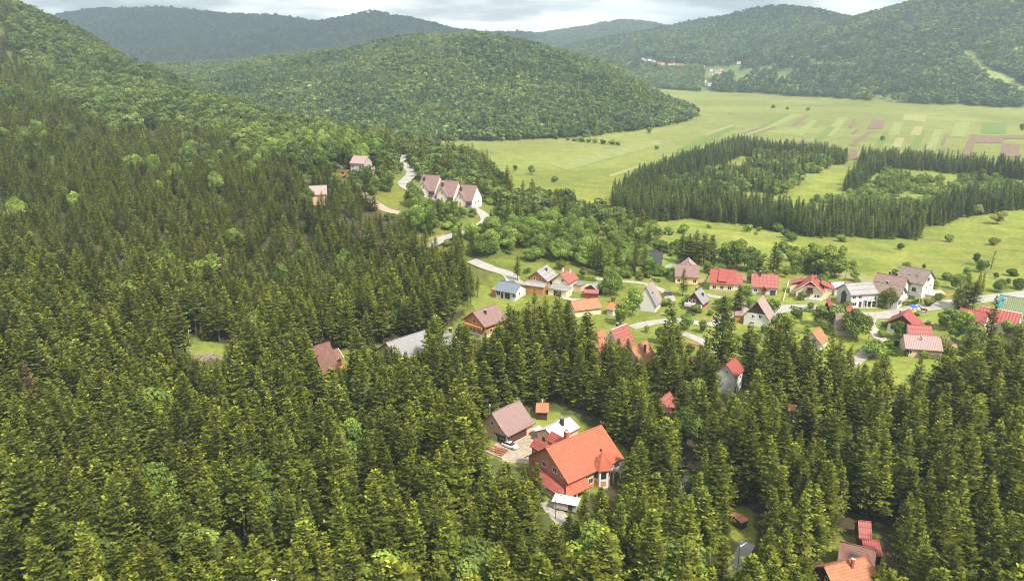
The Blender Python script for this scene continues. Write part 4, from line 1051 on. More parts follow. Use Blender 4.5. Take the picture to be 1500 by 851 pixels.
# ------------------------------------------------------------------ cars
M_CARWHITE = mat('white_car_paint', (0.75, 0.76, 0.77), 0.25, 0.03, 1, spec=.6)
M_CARBLUE = mat('dark_blue_car_paint', (0.045, 0.055, 0.095), 0.25, 0.05, 1, spec=.6)
M_CARGREY = mat('dark_grey_car_paint', (0.060, 0.062, 0.066), 0.25, 0.05, 1, spec=.6)
M_TYRE = mat('tyre', (0.022, 0.022, 0.022), 0.9, .1)
M_LAMP = mat('lamp_glass', (0.70, 0.70, 0.68), 0.2, .02); M_REARLAMP = mat('rear_lamp', (0.40, 0.02, 0.02), 0.3, .02)
def car(u, v, rz, label, paint, long=4.4):
    x, y = pix_ground(u, v); z = H1(x, y) + .08; t = empty('parked_car', (x, y, z), R(rz)); tag(t, label, 'car', group='parked cars'); k = long / 4.4
    sec = lambda x_, w_, zs: [(x_*k, -w_, zs[0]), (x_*k, -w_*1.02, zs[1]), (x_*k, -w_*.93, zs[2]), (x_*k, w_*.93, zs[2]), (x_*k, w_*1.02, zs[1]), (x_*k, w_, zs[0])]
    MB().loft([sec(-2.2,.72,(.38,.55,.78)), sec(-2.05,.84,(.28,.6,.98)), sec(-1.2,.88,(.26,.62,.99)), sec(0,.89,(.26,.62,.97)), sec(1.0,.88,(.26,.60,.94)), sec(1.85,.82,(.28,.56,.80)), sec(2.2,.66,(.36,.5,.64))]).build('body', paint, t, False)
    cab = lambda x_, w_, z_: [(x_*k, -w_, z_), (x_*k, w_, z_)]
    b = MB(); lo = [(-1.95*k,-.78,.97), (1.15*k,-.80,.93), (1.15*k,.80,.93), (-1.95*k,.78,.97)]; hi = [(-1.35*k,-.60,1.44), (.30*k,-.62,1.46), (.30*k,.62,1.46), (-1.35*k,.60,1.44)]
    b.loft([lo, hi]); b.build('glasshouse', M_GLASS, t)
    MB().loft([[(-1.42*k,-.62,1.43), (.34*k,-.64,1.45), (.34*k,.64,1.45), (-1.42*k,.62,1.43)], [(-1.25*k,-.56,1.51), (.18*k,-.58,1.52), (.18*k,.58,1.52), (-1.25*k,.56,1.51)]]).build('roof', paint, t)
    for sx in (-1.35, 1.35):
        for sy in (-.80, .80):
            w_ = MB().tube((sx*k, sy-.1, .32), (sx*k, sy+.1, .32), .33, .33, 16).build('wheel', M_TYRE, t)
            MB().tube((sx*k, sy-.115, .32), (sx*k, sy+.115, .32), .19, .19, 12).build('rim', M_METAL, w_)
    for sy in (-.55, .55): slab(t, 'headlight', 2.0*k, 2.13*k, sy-.16, sy+.16, .60, .72, M_LAMP); slab(t, 'tail_light', -2.19*k, -2.08*k, sy-.15, sy+.15, .74, .88, M_REARLAMP)
    slab(t, 'bumper', 2.10*k, 2.26*k, -.62, .62, .32, .5, paint)
    FOOT.append((x, y, 3.5)); keep(u-11*long/4.4, v-8, u+11, v+5, y)
car(747, 655, -33, 'white car parked on the paved yard by the mauve garage', M_CARWHITE)
car(1313, 503.5, 3, 'dark blue car parked behind the hedge beside the pink roofed house', M_CARBLUE, 4.5)
car(1278, 445, -30, 'white car under the grey roofed house by the road', M_CARWHITE, 4.2)
car(735, 433, 8, 'dark car parked in front of the blue roofed bungalow', M_CARGREY, 4.3)
car(979, 432.5, 20, 'dark car in the yard below the mauve roofed house', M_CARGREY, 4.3)

# ------------------------------------------------------------------ houses in the forest
t, r, L, W, loc, ang = house('steep brown shingled cabin at the edge of the grassy clearing', (457,508), (482,499.6), 8.6, .9, e=(498,540), wall=W_REDWOOD, roof=R_BROWN, ox=.4, oy=.3, group='cabins in the forest', wins=[('L',0,3,1.2,1.2),('R',0,3,1.2,1.2)], cap=R_BROWN, vis=(460,500,508,532))
MB().tube((-L/2+.3, .8, 6), (-L/2+.3, .8, 9.2), .2, .2, 8).build('flue', M_METAL, r)
cg = MB(); cg.loft([[(L/2-.2, y_, z_) for y_, z_ in ((-2.0,-1),(2.0,-1),(2.0,3.2),(0,5.0),(-2.0,3.2))], [(L/2+3.0, y_, z_) for y_, z_ in ((-2.0,-1),(2.0,-1),(2.0,3.2),(0,5.0),(-2.0,3.2))]]); pc = cg.build('porch', W_REDWOOD, t)
b = MB()
for sg in (-1, 1): b.loft([[(L/2-.5, 0, 5.4), (L/2-.5, sg*2.6, 3.0), (L/2-.5, sg*2.6, 2.8), (L/2-.5, 0, 5.2)], [(L/2+3.5, 0, 5.4), (L/2+3.5, sg*2.6, 3.0), (L/2+3.5, sg*2.6, 2.8), (L/2+3.5, 0, 5.2)]])
b.build('porch_roof', R_BROWN, pc)
b = MB()
for sg in (-1, 1): b.loft([[(L/2+3.5, 0, 5.42), (L/2+3.5, sg*2.62, 3.02), (L/2+3.5, sg*2.62, 2.7), (L/2+3.5, 0, 5.1)], [(L/2+3.62, 0, 5.42), (L/2+3.62, sg*2.62, 3.02), (L/2+3.62, sg*2.62, 2.7), (L/2+3.62, 0, 5.1)]])
b.build('bargeboard', M_FRAME, pc); door(pc, 'R', 0, .9, 2, 2*(L/2+3.0), 4)
slab(t, 'terrace', L/2+.2, L/2+3.2, -W/2-.6, -2.2, -.5, .35, W_TIMBER)
house('long log lodge under a grey shingled roof in the forest', (565,502), (622,483.5), 7.2, 3.0, e=(571,513.5), W=10.5, wall=W_LOG, roof=R_LGREY, ox=.6, oy=.8, group='cabins in the forest', wins=[('L',2,1.2,1.2,1.2),('L',-2,1.2,1.2,1.2),('L',0,4.2,1,1)], trim=M_DOOR, vis=(557,490,616,506))
house('grey roofed wing with a dark chimney behind the log lodge', (645,484), (668,489), 6.0, 2.6, W=8, wall=W_WHITE, roof=R_LGREY, ox=.4, oy=.5, group='cabins in the forest', chims=[(0,1.2,4.5,7,.7,M_CHIMDARK)], vis=(648,487,662,497))
t, r, L, W, loc, ang = house('timber house with a mauve roof at the edge of the lawn', (692,457), (727,445), 8.2, 4.0, e=(716,478), wall=W_TIMBER, roof=R_MAUVE2, ox=.9, oy=.9, group='cabins in the forest', wins=[('L',1.5,1.2,1.1,1.3),('L',-1.6,1.2,1.1,1.3),('L',0,4.2,1.3,1.2),('F',-2,1.2,1.2,1.2),('F',2,1.2,1.2,1.2)], chims=[(-1.5,-1.8,6,8.3,.6,M_CHIMDARK)], plinth=W_WHITE, vis=(688,446,724,482))
slab(t, 'balcony', -L/2-1.3, -L/2-.05, -W/2+.4, W/2-.4, 2.7, 3.6, W_TIMBER)
house('house with a bright red steep roof and white trim among the spruces', (895,483), (918.5,474), 9.0, 2.0, e=(931,499), wall=W_WHITE, roof=R_RED2, ox=.4, oy=.4, group='cabins in the forest', trim=M_FRAME, cap=M_FRAME, chims=[(0,.7,7.5,9.9,.5,M_CHIMDARK)], vis=(897,474,925,493))
house('house with an orange roof and metal chimney right below the red one', (931,507), (941.5,501), 8.0, 2.6, e=(958.6,521), wall=W_WHITE, roof=R_ORANGE2, ox=.4, oy=.5, group='cabins in the forest', L=9, chims=[(.5,-1.8,5.5,8.2,.55,M_CHIMDARK)], vis=(935,502,955,522))
house('house with a pale orange roof half hidden behind spruces', (869,490), (878.5,484), 8.0, 2.6, e=(892,503), wall=W_WHITE, roof=R_ORANGE2, ox=.4, oy=.5, group='cabins in the forest', L=8, vis=(877,484,890,500))
house('narrow tall white house with a red metal roof inside the forest', (1063.5,534), (1077,522.8), 8.8, 5.6, e=(1092,542), wall=W_WHITE, roof=R_RED, ox=.35, oy=.45, group='cabins in the forest', wins=[('L',.3,6.2,.5,.6),('F',-1,1,1,1.9),('F',1.2,3.6,1.2,.9),('F',1.5,1,1,1.5)], doors=[('F',-2.3,.9,2.0)], vis=(1058,523,1093,572))
house('cabin with a faded red roof deep between the spruces', (968,584), (977,576.5), 6.2, 2.2, e=(993,591), wall=W_REDWOOD, roof=R_RED2, ox=.4, oy=.4, group='cabins in the forest', L=7, vis=(970,577,990,597))
house('cabin whose faded orange roof shows above the spruces below the cream house', (1191,486), (1199,480), 5.4, 2.0, e=(1207,492), wall=W_WHITE, roof=R_ORANGE2, ox=.4, oy=.4, group='cabins in the forest', L=6, vis=(1194,482,1205,490))
house('low house with a rusty orange roof behind the spruces below the chalets', (843,440), (868,437), 5.0, 2.4, e=(842,449), wall=W_CREAM, roof=R_ORANGE2, ox=.4, oy=.5, group='cabins in the forest', L=10, vis=(845,437,862,446))
house('hut with a rusty roof behind the bright round tree', (893,442), (904,444), 4.2, 2.2, W=5, wall=W_WHITE, roof=R_ORANGE2, ox=.3, oy=.4, name='hut', cat='hut', group='cabins in the forest', vis=(896,443,903,449))
# little orange capped hut and flat orange roof
house('tiny white hut with an orange cap roof by the forest glade', (1157,592.5), (1169,594), 2.9, 2.0, W=3.0, wall=W_WHITE, roof=R_ORANGE2, ox=.4, oy=.5, name='hut', cat='hut', group='sheds', vis=(1154,590,1172,604))
house('low shelter with a flat pale orange roof beside the street lamp', (1076,757), (1086,752), 2.3, 1.9, W=3.6, wall=W_DARKWOOD, roof=R_ORANGE2, ox=.2, oy=.3, name='shelter', cat='shelter', group='sheds', vis=(1074,750,1090,764))
house('shed with a small orange roof beside the lane through the forest', (1010,526), (1018,522), 4.0, 2.2, W=4, wall=W_DARKWOOD, roof=R_ORANGE2, ox=.3, oy=.3, name='shed', cat='shed', group='sheds', vis=(1013,522,1020,530))
# cabins at the near right corner
house('orange tiled cabin with a dark timber gable and chimney in the nearest clearing', (1206.5,829), (1272,814), 6.0, 2.5, e=(1224,856), wall=W_DARKWOOD, roof=R_ORANGE2, ox=.6, oy=.6, group='cabins in the forest', wins=[('L',.5,3.0,.6,.8)], chims=[(.6,-1.0,4.6,7.0,.5,M_CHIM)], vis=(1200,812,1285,851))
house('cabin with a striped brown roof between the tiled cabin and the crimson roof', (1241.6,789), (1273,809), 5.2, 2.4, e=(1224,806), wall=W_DARKWOOD, roof=R_BROWN, ox=.4, oy=.5, group='cabins in the forest', vis=(1226,790,1272,816))
house('shed with a crimson sheet roof behind the brown striped one', (1262,790), (1288,792), 3.6, 2.2, W=6, wall=W_DARKWOOD, roof=R_CRIMSON, ox=.3, oy=.3, name='shed', cat='shed', group='sheds', vis=(1258,784,1288,802))
house('hidden cabin with a red roof glimpsed through the spruces above the crimson shed', (1258,762), (1275,764), 5.0, 2.2, W=6, wall=W_REDWOOD, roof=R_RED2, ox=.3, oy=.3, group='cabins in the forest', vis=(1264,764,1270,776))

# ------------------------------------------------------------------ village, from the lane end to the last barn
t, r, L, W, loc, ang = house('white bungalow with a blue grey sheet roof on the lawn', (732.6,411), (763.7,416.4), 5.4, 2.9, e=(724,424), wall=W_WHITE, roof=R_BLUE, ox=.5, oy=.7, wins=[('R',-.6,1.2,.9,1.1),('F',-3,1.0,1.6,1.6),('F',1.0,.3,2.0,2.0,M_BROWNFRAME),('F',4,1.0,1.4,1.4)], doors=[('F',-1.3,1.0,2.1)], vis=(716,410,773,440))
slab(t, 'timber_annex', -L/2-2.6, -L/2-.03, -W/2+.6, W/2-1, -1, 2.7, W_TIMBER)
t, r, L, W, loc, ang = house('orange timber chalet with a grey roof beside the cream house', (789,395.6), (798.5,389.6), 8.0, 4.4, e=(810.7,400), wall=W_TIMBER, roof=R_GREY, ox=.8, oy=.7, wins=[('L',1.2,4.4,.8,1.0),('L',-1.2,4.4,.8,1.0),('F',-2,1.0,1.2,1.2),('F',2,3.2,1.2,1.0),('L',-2,1,1.1,1.2)], chims=[(1.0,-1.5,6,8.1,.6,M_CHIMDARK)], L=9, vis=(768,390,812,417))
lean(t, 'lower_roof', [(-L/2-4.0, -W/2-.5, 3.0), (-L/2-.05, -W/2-.5, 4.0), (-L/2-.05, W/2+.3, 4.0), (-L/2-4.0, W/2+.3, 3.0)], .2, R_GREY)
slab(t, 'veranda', -L/2-3.6, -L/2-.05, -W/2, W/2, -1.2, 2.6, W_TIMBER)
t, r, L, W, loc, ang = house('cream house with a small red tiled roof next to the timber chalet', (823,400), (832,395.2), 7.4, 4.0, e=(843.5,406), wall=W_CREAM, roof=R_RED2, ox=.5, oy=.5, wins=[('L',1.0,4.3,.9,1.1),('L',-2,1.2,1.0,1.2)], chims=[(.6,1.2,5.5,8.2,.6,W_WHITE),(2.6,-1.0,5.2,7.6,.6,W_WHITE)], L=8, vis=(811,396,845,422))
slab(t, 'annex', -L/2-5, -L/2-.05, -W/2-1.5, W/2-1, -1.2, 2.7, W_CREAM); lean(t, 'annex_roof', [(-L/2-5.4, -W/2-1.9, 2.75), (-L/2+.2, -W/2-1.9, 3.2), (-L/2+.2, W/2-.8, 3.4), (-L/2-5.4, W/2-.8, 2.95)], .18, R_LGREY)
slab(t, 'garage_door', -L/2-5.07, -L/2-5.0, -3, .2, 0, 2.1, M_CHIMDARK)
slab(t, 'annex', .5, L/2+1, -W/2-3.2, -W/2-.05, -1.4, 2.5, W_PEACH); slab(t, 'annex_roof', .2, L/2+1.4, -W/2-3.6, -W/2-.03, 2.5, 2.72, R_LGREY)
house('small dark hut with a grey roof beside the pink roofed shed', (866,417), (874,413), 4.0, 2.2, W=5, wall=W_DARKWOOD, roof=R_LGREY, ox=.3, oy=.4, name='hut', cat='hut', L=4.5, vis=(864,413,876,423))
house('low shed with a pink red roof in front of the dark hut', (861,424), (872,424.5), 2.8, 2.0, W=4, wall=W_REDWOOD, roof=R_RED2, ox=.3, oy=.3, name='shed', cat='shed', group='sheds', L=5, vis=(860,422,872,430))
house('white house with a black tiled roof partly behind trees', (952,368), (971,369), 7.4, 3.0, e=(970,387), wall=W_WHITE, roof=R_BLACK, ox=.5, oy=.6, vis=(960,368,974,394), wins=[('R',0,1.2,1,1.2),('R',-2,1.2,1,1.2)])
t, r, L, W, loc, ang = house('yellow house with a wide mauve roof behind a dark spruce', (989.5,387), (1025,389), 6.8, 3.0, e=(1023,408), wall=W_YELLOW, roof=R_MAUVE2, ox=.4, oy=.6, wins=[('F',3.2,.8,1.2,1.2),('F',-3,.8,1.2,1.2),('R',0,1,1.2,1.3)], vis=(988,386,1026,418))
house('little white gabled house behind the mauve roof', (1008.8,381), (1008.8,379), 7.6, 4.2, W=7, L=7, wall=W_WHITE, roof=R_PINK, ox=.2, oy=.4, wins=[], vis=(1002,381,1015,388))
house('low shed with a sage green roof beside the mauve roofed house', (976,387), (990,388), 3.4, 2.4, W=5.5, wall=W_WHITE, roof=R_SAGE, ox=.3, oy=.3, name='shed', cat='shed', group='sheds', vis=(975,386,990,395))
t, r, L, W, loc, ang = house('yellow house with a bright red roof and central dormer', (1040.8,393), (1079.8,396), 7.8, 3.3, e=(1037.9,413.9), wall=W_YELLOW, roof=R_RED, ox=.4, oy=.6, wins=[('F',-2.9,1.0,1.3,1.3),('F',0,1.0,1.3,1.3),('F',2.9,1.0,1.3,1.3),('R',-1.5,1.0,1.1,1.2),('R',0,4.4,1.1,1.2)], plinth=M_CONC, vis=(1037,393,1087,429))
lean(r, 'dormer_roof', [(-1.7, -W/2-.45, 4.3), (1.7, -W/2-.45, 4.3), (1.7, -.15, 7.95), (-1.7, -.15, 7.95)], .2, R_RED); slab(r, 'dormer', -1.5, 1.5, -W/2+.1, -W/2+1.5, 3.3, 4.2, M_CHIMDARK)
t2 = cross = MB().loft([[(L/2-.1, -1.0, -1), (L/2-.1, W/2+.5, -1), (L/2-.1, W/2+.5, 3.0), (L/2-.1, (W/2-.5)/2, 5.6), (L/2-.1, -1.0, 3.0)], [(L/2+2.4, -1.0, -1), (L/2+2.4, W/2+.5, -1), (L/2+2.4, W/2+.5, 3.0), (L/2+2.4, (W/2-.5)/2, 5.6), (L/2+2.4, -1.0, 3.0)]]).build('side_wing', W_WHITE, t)
ym = (W/2-.5)/2
for sg in (-1, 1): lean(t2, 'wing_roof', [(L/2-.4, ym, 5.95), (L/2+2.9, ym, 5.95), (L/2+2.9, ym+sg*(W/4+1.3), 2.6), (L/2-.4, ym+sg*(W/4+1.3), 2.6)], .2, R_RED2)
t, r, L, W, loc, ang = house('white house with a broad red sheet roof and black chimney', (1100.8,400), (1140.7,402.5), 7.2, 3.0, e=(1099,420), wall=W_WHITE, roof=R_RED2, ox=.4, oy=.7, wins=[('F',-3.2,1,1.1,1.2),('R',1,1,1.1,1.2),('R',-2,1,1.1,1.2)], doors=[('F',-.2,1.3,2.2,W_TIMBER)], chims=[(-1.8,-.8,6.0,8.3,.55,M_CHIMDARK)], plinth=W_GREY, vis=(1098,400,1142,432))
cross_gable(t, -.2, -W/2-1.4, -W/2+1.2, 1.2, 2.0, 2.5, 3.7, W_DARKWOOD, R_RED2, nm='porch', base=2.2)
slab(t, 'arch', 2.2, 4.2, -W/2-.08, -W/2+.02, -.5, 1.9, M_CHIMDARK)
t, r, L, W, loc, ang = house('steep roofed house with half grey and half pink roof behind trees', (946.5,420), (956,411), 9.2, 2.2, e=(968,436), wall=W_WHITE, roof=R_PINK, ox=.3, oy=.4, L=8.4, wins=[('R',0,1.2,1,1.2),('F',2,.6,1,1.2)], vis=(944,411,968,455))
s_ = (9.2-2.2)/(W/2+.4)
lean(r, 'grey_roof_half', [(-L/2-.28, -.2, 9.2-s_*.2+.06), (.1, -.2, 9.2-s_*.2+.06), (.1, -W/2-.42, 2.2+.06), (-L/2-.28, -W/2-.42, 2.2+.06)], .05, R_LGREY)
b = MB(); b.box(-1.9,-1.2,-2.0,-1.6,6.2,6.6); b.build('roof_window', M_GLASS, r)
t, r, L, W, loc, ang = house('small chalet with a dark red gable and white balcony', (1018,427.5), (1026.5,421.8), 7.0, 2.9, e=(1034.5,433), wall=W_REDWOOD, roof=R_LGREY, ox=.5, oy=.4, L=6.2, wins=[('L',0,2.9,1.2,1.2),('L',-1.6,2.9,.8,1.0)], chims=[(-.4,.5,5.6,7.9,.5,M_CHIMDARK),(.6,-1.8,4,6.2,.5,M_CHIMDARK)], plinth=W_BRICK, vis=(1008,424,1035,453))
slab(t, 'balcony', -L/2-1.2, -L/2-.05, -W/2, W/2, 1.5, 2.6, W_WHITE); slab(t, 'base_wall', -L/2-.1, L/2+.06, -W/2-.08, W/2+.08, -1.6, 1.3, W_BRICK)
t, r, L, W, loc, ang = house('white chalet with a steep pink roof and dark upper gable', (1110,441), (1117,432.5), 9.0, 2.8, e=(1128,453), wall=W_WHITE, roof=R_PINK, ox=.6, oy=.5, L=7.6, wins=[('L',1.3,3.0,1.0,1.2),('L',-1.0,2.9,.9,1.0),('L',-1.2,.7,1.4,.6),('F',1.6,.8,1.2,1.3)], clad=W_DARKWOOD, clad_z=4.6, vis=(1093,433,1129,470))
house('small wooden shed with a brown roof on the road bend', (1076,456), (1089,456.5), 3.3, 2.4, e=(1075,461), W=3.4, wall=W_TIMBER, roof=R_MAUVE, ox=.2, oy=.3, name='shed', cat='shed', group='sheds', vis=(1074,454,1090,467))
# cream house with red roofs
t, r, L, W, loc, ang = house('cream house with a broad red gable, balcony and red side wing', (1188.4,407), (1190.6,397.5), 8.8, 4.0, e=(1209.6,428), wall=W_CREAM, roof=R_RED, ox=1.0, oy=.6, W=11.0, L=10, wins=[('L',3.6,1.4,1.1,1.2),('L',2.4,1.4,.6,1.2),('L',-.3,1.4,1.0,1.2),('L',0,4.4,2.0,1.6,M_BROWNFRAME)], doors=[('L',-1.6,1.0,2.1)], clad=W_DARKWOOD, clad_z=6.3, trim=M_FRAME, chims=[(1.5,-1.6,7,9.4,.6)], vis=(1167,403,1217,446))
slab(t, 'balcony', -L/2-1.3, -L/2-.1, -1.4, 1.4, 3.2, 4.3, W_DARKWOOD); lean(t, 'balcony_roof', [(-L/2-1.4, -1.8, 6.0), (-L/2-1.4, 1.8, 6.0), (-L/2-.1, 1.0, 7.0), (-L/2-.1, -1.0, 7.0)], .15, R_RED2)
slab(t, 'terrace', -L/2-1.6, -L/2-.1, -W/2+.2, 1.8, -1.4, 1.0, W_GREY)
w_ = slab(t, 'side_wing', -1.5, L/2-.5, -W/2-3.4, -W/2-.03, -1.2, 5.0, W_CREAM); lean(w_, 'wing_roof', [(-2.0, -W/2-3.9, 4.9), (L/2, -W/2-3.9, 4.9), (L/2, -W/2+1.4, 7.0), (-2.0, -W/2+1.4, 7.0)], .2, R_RED)
w_ = slab(t, 'side_wing', 1.5, L/2+2.5, W/2+.03, W/2+3.0, -1.2, 4.4, W_CREAM); lean(w_, 'wing_roof', [(1.0, W/2+3.5, 4.4), (L/2+3, W/2+3.5, 4.4), (L/2+3, W/2-1.8, 6.6), (1.0, W/2-1.8, 6.6)], .2, R_RED2)
t.scale = (.87, .87, .87)
# grey roofed house on posts
t, r, L, W, loc, ang = house('pale house with a ribbed grey roof and open lower floor on posts', (1237,415.5), (1277.5,412.9), 8.0, 4.9, e=(1243,432), wall=W_BLUEISH, roof=R_GREY, ox=.5, oy=.6, wins=[('F',-4,3.3,1.2,1.1),('F',-1.6,3.3,1.2,1.1),('F',-3.6,.7,1.6,1.2),('R',1,3,1.2,1.2),('R',-2,3,1.2,1.2)], doors=[('F',-1.2,1.1,2.1)], clad=W_GREY, clad_z=-1.5, vis=(1229,413,1284,449))
for x_ in (.8, 2.6, 4.6, L/2-.2): MB().box(x_-.16, x_+.16, -W/2-1.3, -W/2-.98, -1.4, 4.2).build('post', W_WHITE, t)
slab(t, 'balcony', .5, L/2, -W/2-1.4, -W/2-.05, 2.4, 2.65, M_CONC); slab(t, 'floor_shade', .9, L/2-.3, -W/2-.09, -W/2-.02, 0, 2.2, M_CHIMDARK)  # a dark slab on the wall stands in for the open floor's shade
b = MB(); b.loft([[(-L/2-.1, -1.6, 0), (-L/2-.1, 1.6, 0), (-L/2-.1, 1.6, 4.2), (-L/2-.1, 0, 5.6), (-L/2-.1, -1.6, 4.2)], [(-L/2-.02, -1.6, 0), (-L/2-.02, 1.6, 0), (-L/2-.02, 1.6, 4.2), (-L/2-.02, 0, 5.6), (-L/2-.02, -1.6, 4.2)]]); b.build('barn_door', M_CHIMDARK, t)
house('small garage with a pale roof between the cream and the grey roofed house', (1217,414), (1236,413.5), 4.4, 3.2, e=(1220,421), wall=W_GREY, roof=R_WHITE, ox=.3, oy=.4, name='garage', cat='garage', wins=[], doors=[('F',.6,2.6,2.1)], vis=(1215,413,1237,431))
# mauve double house and the white house
g = 'mauve double house by the road'
t, r, L, W, loc, ang = house('back half of the mauve roofed double house by the road', (1289,399.5), (1326,407.5), 8.4, 4.6, e=(1279,412), wall=W_WHITE, roof=R_MAUVE2, ox=.6, oy=.6, wins=[('R',-1,1.4,1.1,1.2),('R',0,5,1.0,1.1),('R',2,1.4,1.1,1.2)], chims=[(-1.2,.6,7.4,9.6,.55,M_CHIMDARK),(1.4,.4,7.4,9.6,.55,M_CHIMDARK)], vis=(1277,399,1334,412))
t, r, L, W, loc, ang = house('front half of the double house, with a duller roof and balcony', (1283,412.5), (1322,420), 7.6, 4.3, e=(1280,426), wall=W_WHITE, roof=R_GREYBR, ox=.6, oy=.6, wins=[('R',0,4.6,1.1,1.3,M_BROWNFRAME),('R',-1.5,1.2,1.1,1.2),('R',1.5,1.2,1.1,1.2),('F',3,1.2,1.1,1.2)], chims=[(-.8,.3,6.6,8.6,.55,M_CHIMDARK)], vis=(1310,415,1326,443))
slab(t, 'balcony', L/2+.05, L/2+1.2, -W/2+.4, W/2-.5, 2.6, 3.5, M_CONC)
t, r, L, W, loc, ang = house('large white house with a grey brown tiled roof above the road', (1328,388.5), (1358.8,397), 10.0, 5.6, e=(1316,404), wall=W_WHITE, roof=R_GREYBR, ox=.5, oy=.7, wins=[('R',.4,6.0,1.2,1.3),('R',-1.0,6.0,1.0,1.3,M_BROWNFRAME),('R',-1.2,3.0,1.1,1.1),('R',1.8,3.2,1.0,1.1),('R',1.2,.4,1.0,1.1),('F',2.0,2.4,1.3,1.3,M_BROWNFRAME),('F',-2,2.4,1.2,1.2)], vis=(1316,388,1367,424))
for x_, l_ in ((-1.2, .7), (1.6, 1.6)): b = MB(); b.box(x_, x_+.8, -3.4, -3.0+0*l_, 7.6, 8.0+l_*.3); b.build('roof_window', M_METAL, r)
slab(t, 'terrace', L/2+.1, L/2+3.6, -2, W/2, -1.5, 1.2, M_CONC)
# red huts and the barn at the junction
house('tall thin A-frame hut with a crimson roof', (1212.4,440.5), (1214.5,437), 6.6, .9, e=(1219,452), W=4.4, L=5, wall=W_DARKWOOD, roof=R_CRIMSON, ox=.4, oy=.3, name='hut', cat='hut', vis=(1205,440,1220,456))
house('A-frame hut with a bright red roof behind the brown barn', (1241,450.5), (1245,447.5), 5.0, 1.0, e=(1248,457), W=4.6, L=5, wall=W_DARKWOOD, roof=R_RED, ox=.4, oy=.3, name='hut', cat='hut', vis=(1234,448,1249,458))
house('barn with a weathered grey brown roof between dark round trees', (1228,459.5), (1246.5,460), 6.4, 2.0, e=(1228,481), wall=W_BOARD, roof=R_GREYBR, ox=.3, oy=.4, name='barn', cat='barn', cap=W_WHITE, vis=(1230,459,1245,486))
# junction garden: dark gabled house and pair
house('white house with a dark gable and crimson roof by the junction', (1323.5,460.5), (1330,453.8), 6.6, 2.9, e=(1346,466), wall=W_WHITE, roof=R_CRIMSON, ox=.5, oy=.8, L=7.5, wins=[('L',-.3,.9,.7,.9),('L',-2.9,.9,.8,1.3)], chims=[(-1.2,1.4,5.4,7.2,.5)], clad=W_DARKWOOD, clad_z=2.9, vis=(1304,453,1346,480))
house('house with a bright red ribbed roof directly behind the pink roofed one', (1328.5,475), (1365,477.3), 6.2, 3.2, e=(1325,490), wall=W_WHITE, roof=R_RED2, ox=.3, oy=.5, wins=[('L',0,1,1,1.2)], chims=[(4.2,1.2,5,6.6,.5,M_CHIMDARK)], vis=(1325,475,1369,491))
t, r, L, W, loc, ang = house('house with a plain pale pink roof behind the long hedge', (1330,489.5), (1371,492.8), 5.8, 2.6, e=(1328,511.5), wall=W_PEACH, roof=R_PINK, ox=.3, oy=.5, wins=[('F',-4,.8,1.2,1.2)], doors=[('F',-L/2+1.2 if L<6 else -5.0,1.1,2.1,M_CHIMDARK)], vis=(1327,489,1376,519))
MB().tube((-.5, -1.6, 4.2), (-.5, -1.6, 5.6), .14, .14, 8).build('flue', M_CHIMDARK, r); MB().tube((-.5, -1.6, 5.55), (-.9, -1.6, 6.0), .14, .14, 8).build('flue', M_CHIMDARK, r)
house('shed with a small orange roof by the hedge end', (1388,503), (1401,504), 2.8, 2.2, W=3.6, wall=W_WHITE, roof=R_ORANGE2, ox=.2, oy=.3, name='shed', cat='shed', group='sheds', vis=(1387,501,1401,508))
house('barn with a plain crimson roof left of the striped one', (1415.6,451), (1440,457), 7.0, 3.2, e=(1409,461), W=9.5, wall=W_WHITE, roof=R_CRIMSON, ox=.4, oy=.6, name='barn', cat='barn', vis=(1409,451,1436,478))
house('long barn with a red roof ribbed in pale stripes and white trim', (1444.6,447), (1487.7,460), 6.8, 3.0, e=(1481,472), wall=W_WHITE, roof=R_STRIPE, ox=.4, oy=.5, name='barn', cat='barn', trim=M_FRAME, cap=M_FRAME, wins=[('R',0,3.2,1,1.2)], vis=(1455,448,1492,472))
t, r, L, W, loc, ang = house('large house with an olive green roof and a teal end', (1478,433.5), (1520,441), 8.0, 3.6, e=(1470,449), W=12, wall=W_WHITE, roof=R_GREEN, ox=.6, oy=.8, wins=[('F',-4,1,1.2,1.2),('F',0,1,1.2,1.2)], chims=[(-5,-2.2,5.6,7.6,.7,W_WHITE)], vis=(1465,434,1502,458))
s_ = (8.0-3.6)/(W/2+.8)
lean(r, 'teal_roof_end', [(-L/2-.62, -.15, 8.0-s_*.15+.08), (-L/2+1.2, -.15, 8.0-s_*.15+.08), (-L/2+1.2, -W/2-.82, 3.68), (-L/2-.62, -W/2-.82, 3.68)], .06, R_TEAL)
house('small house with a red roof glimpsed between spruces at the village edge', (1488,500), (1499,503), 5.2, 2.4, W=6, wall=W_WHITE, roof=R_CRIMSON, ox=.3, oy=.4, vis=(1484,500,1492,506))

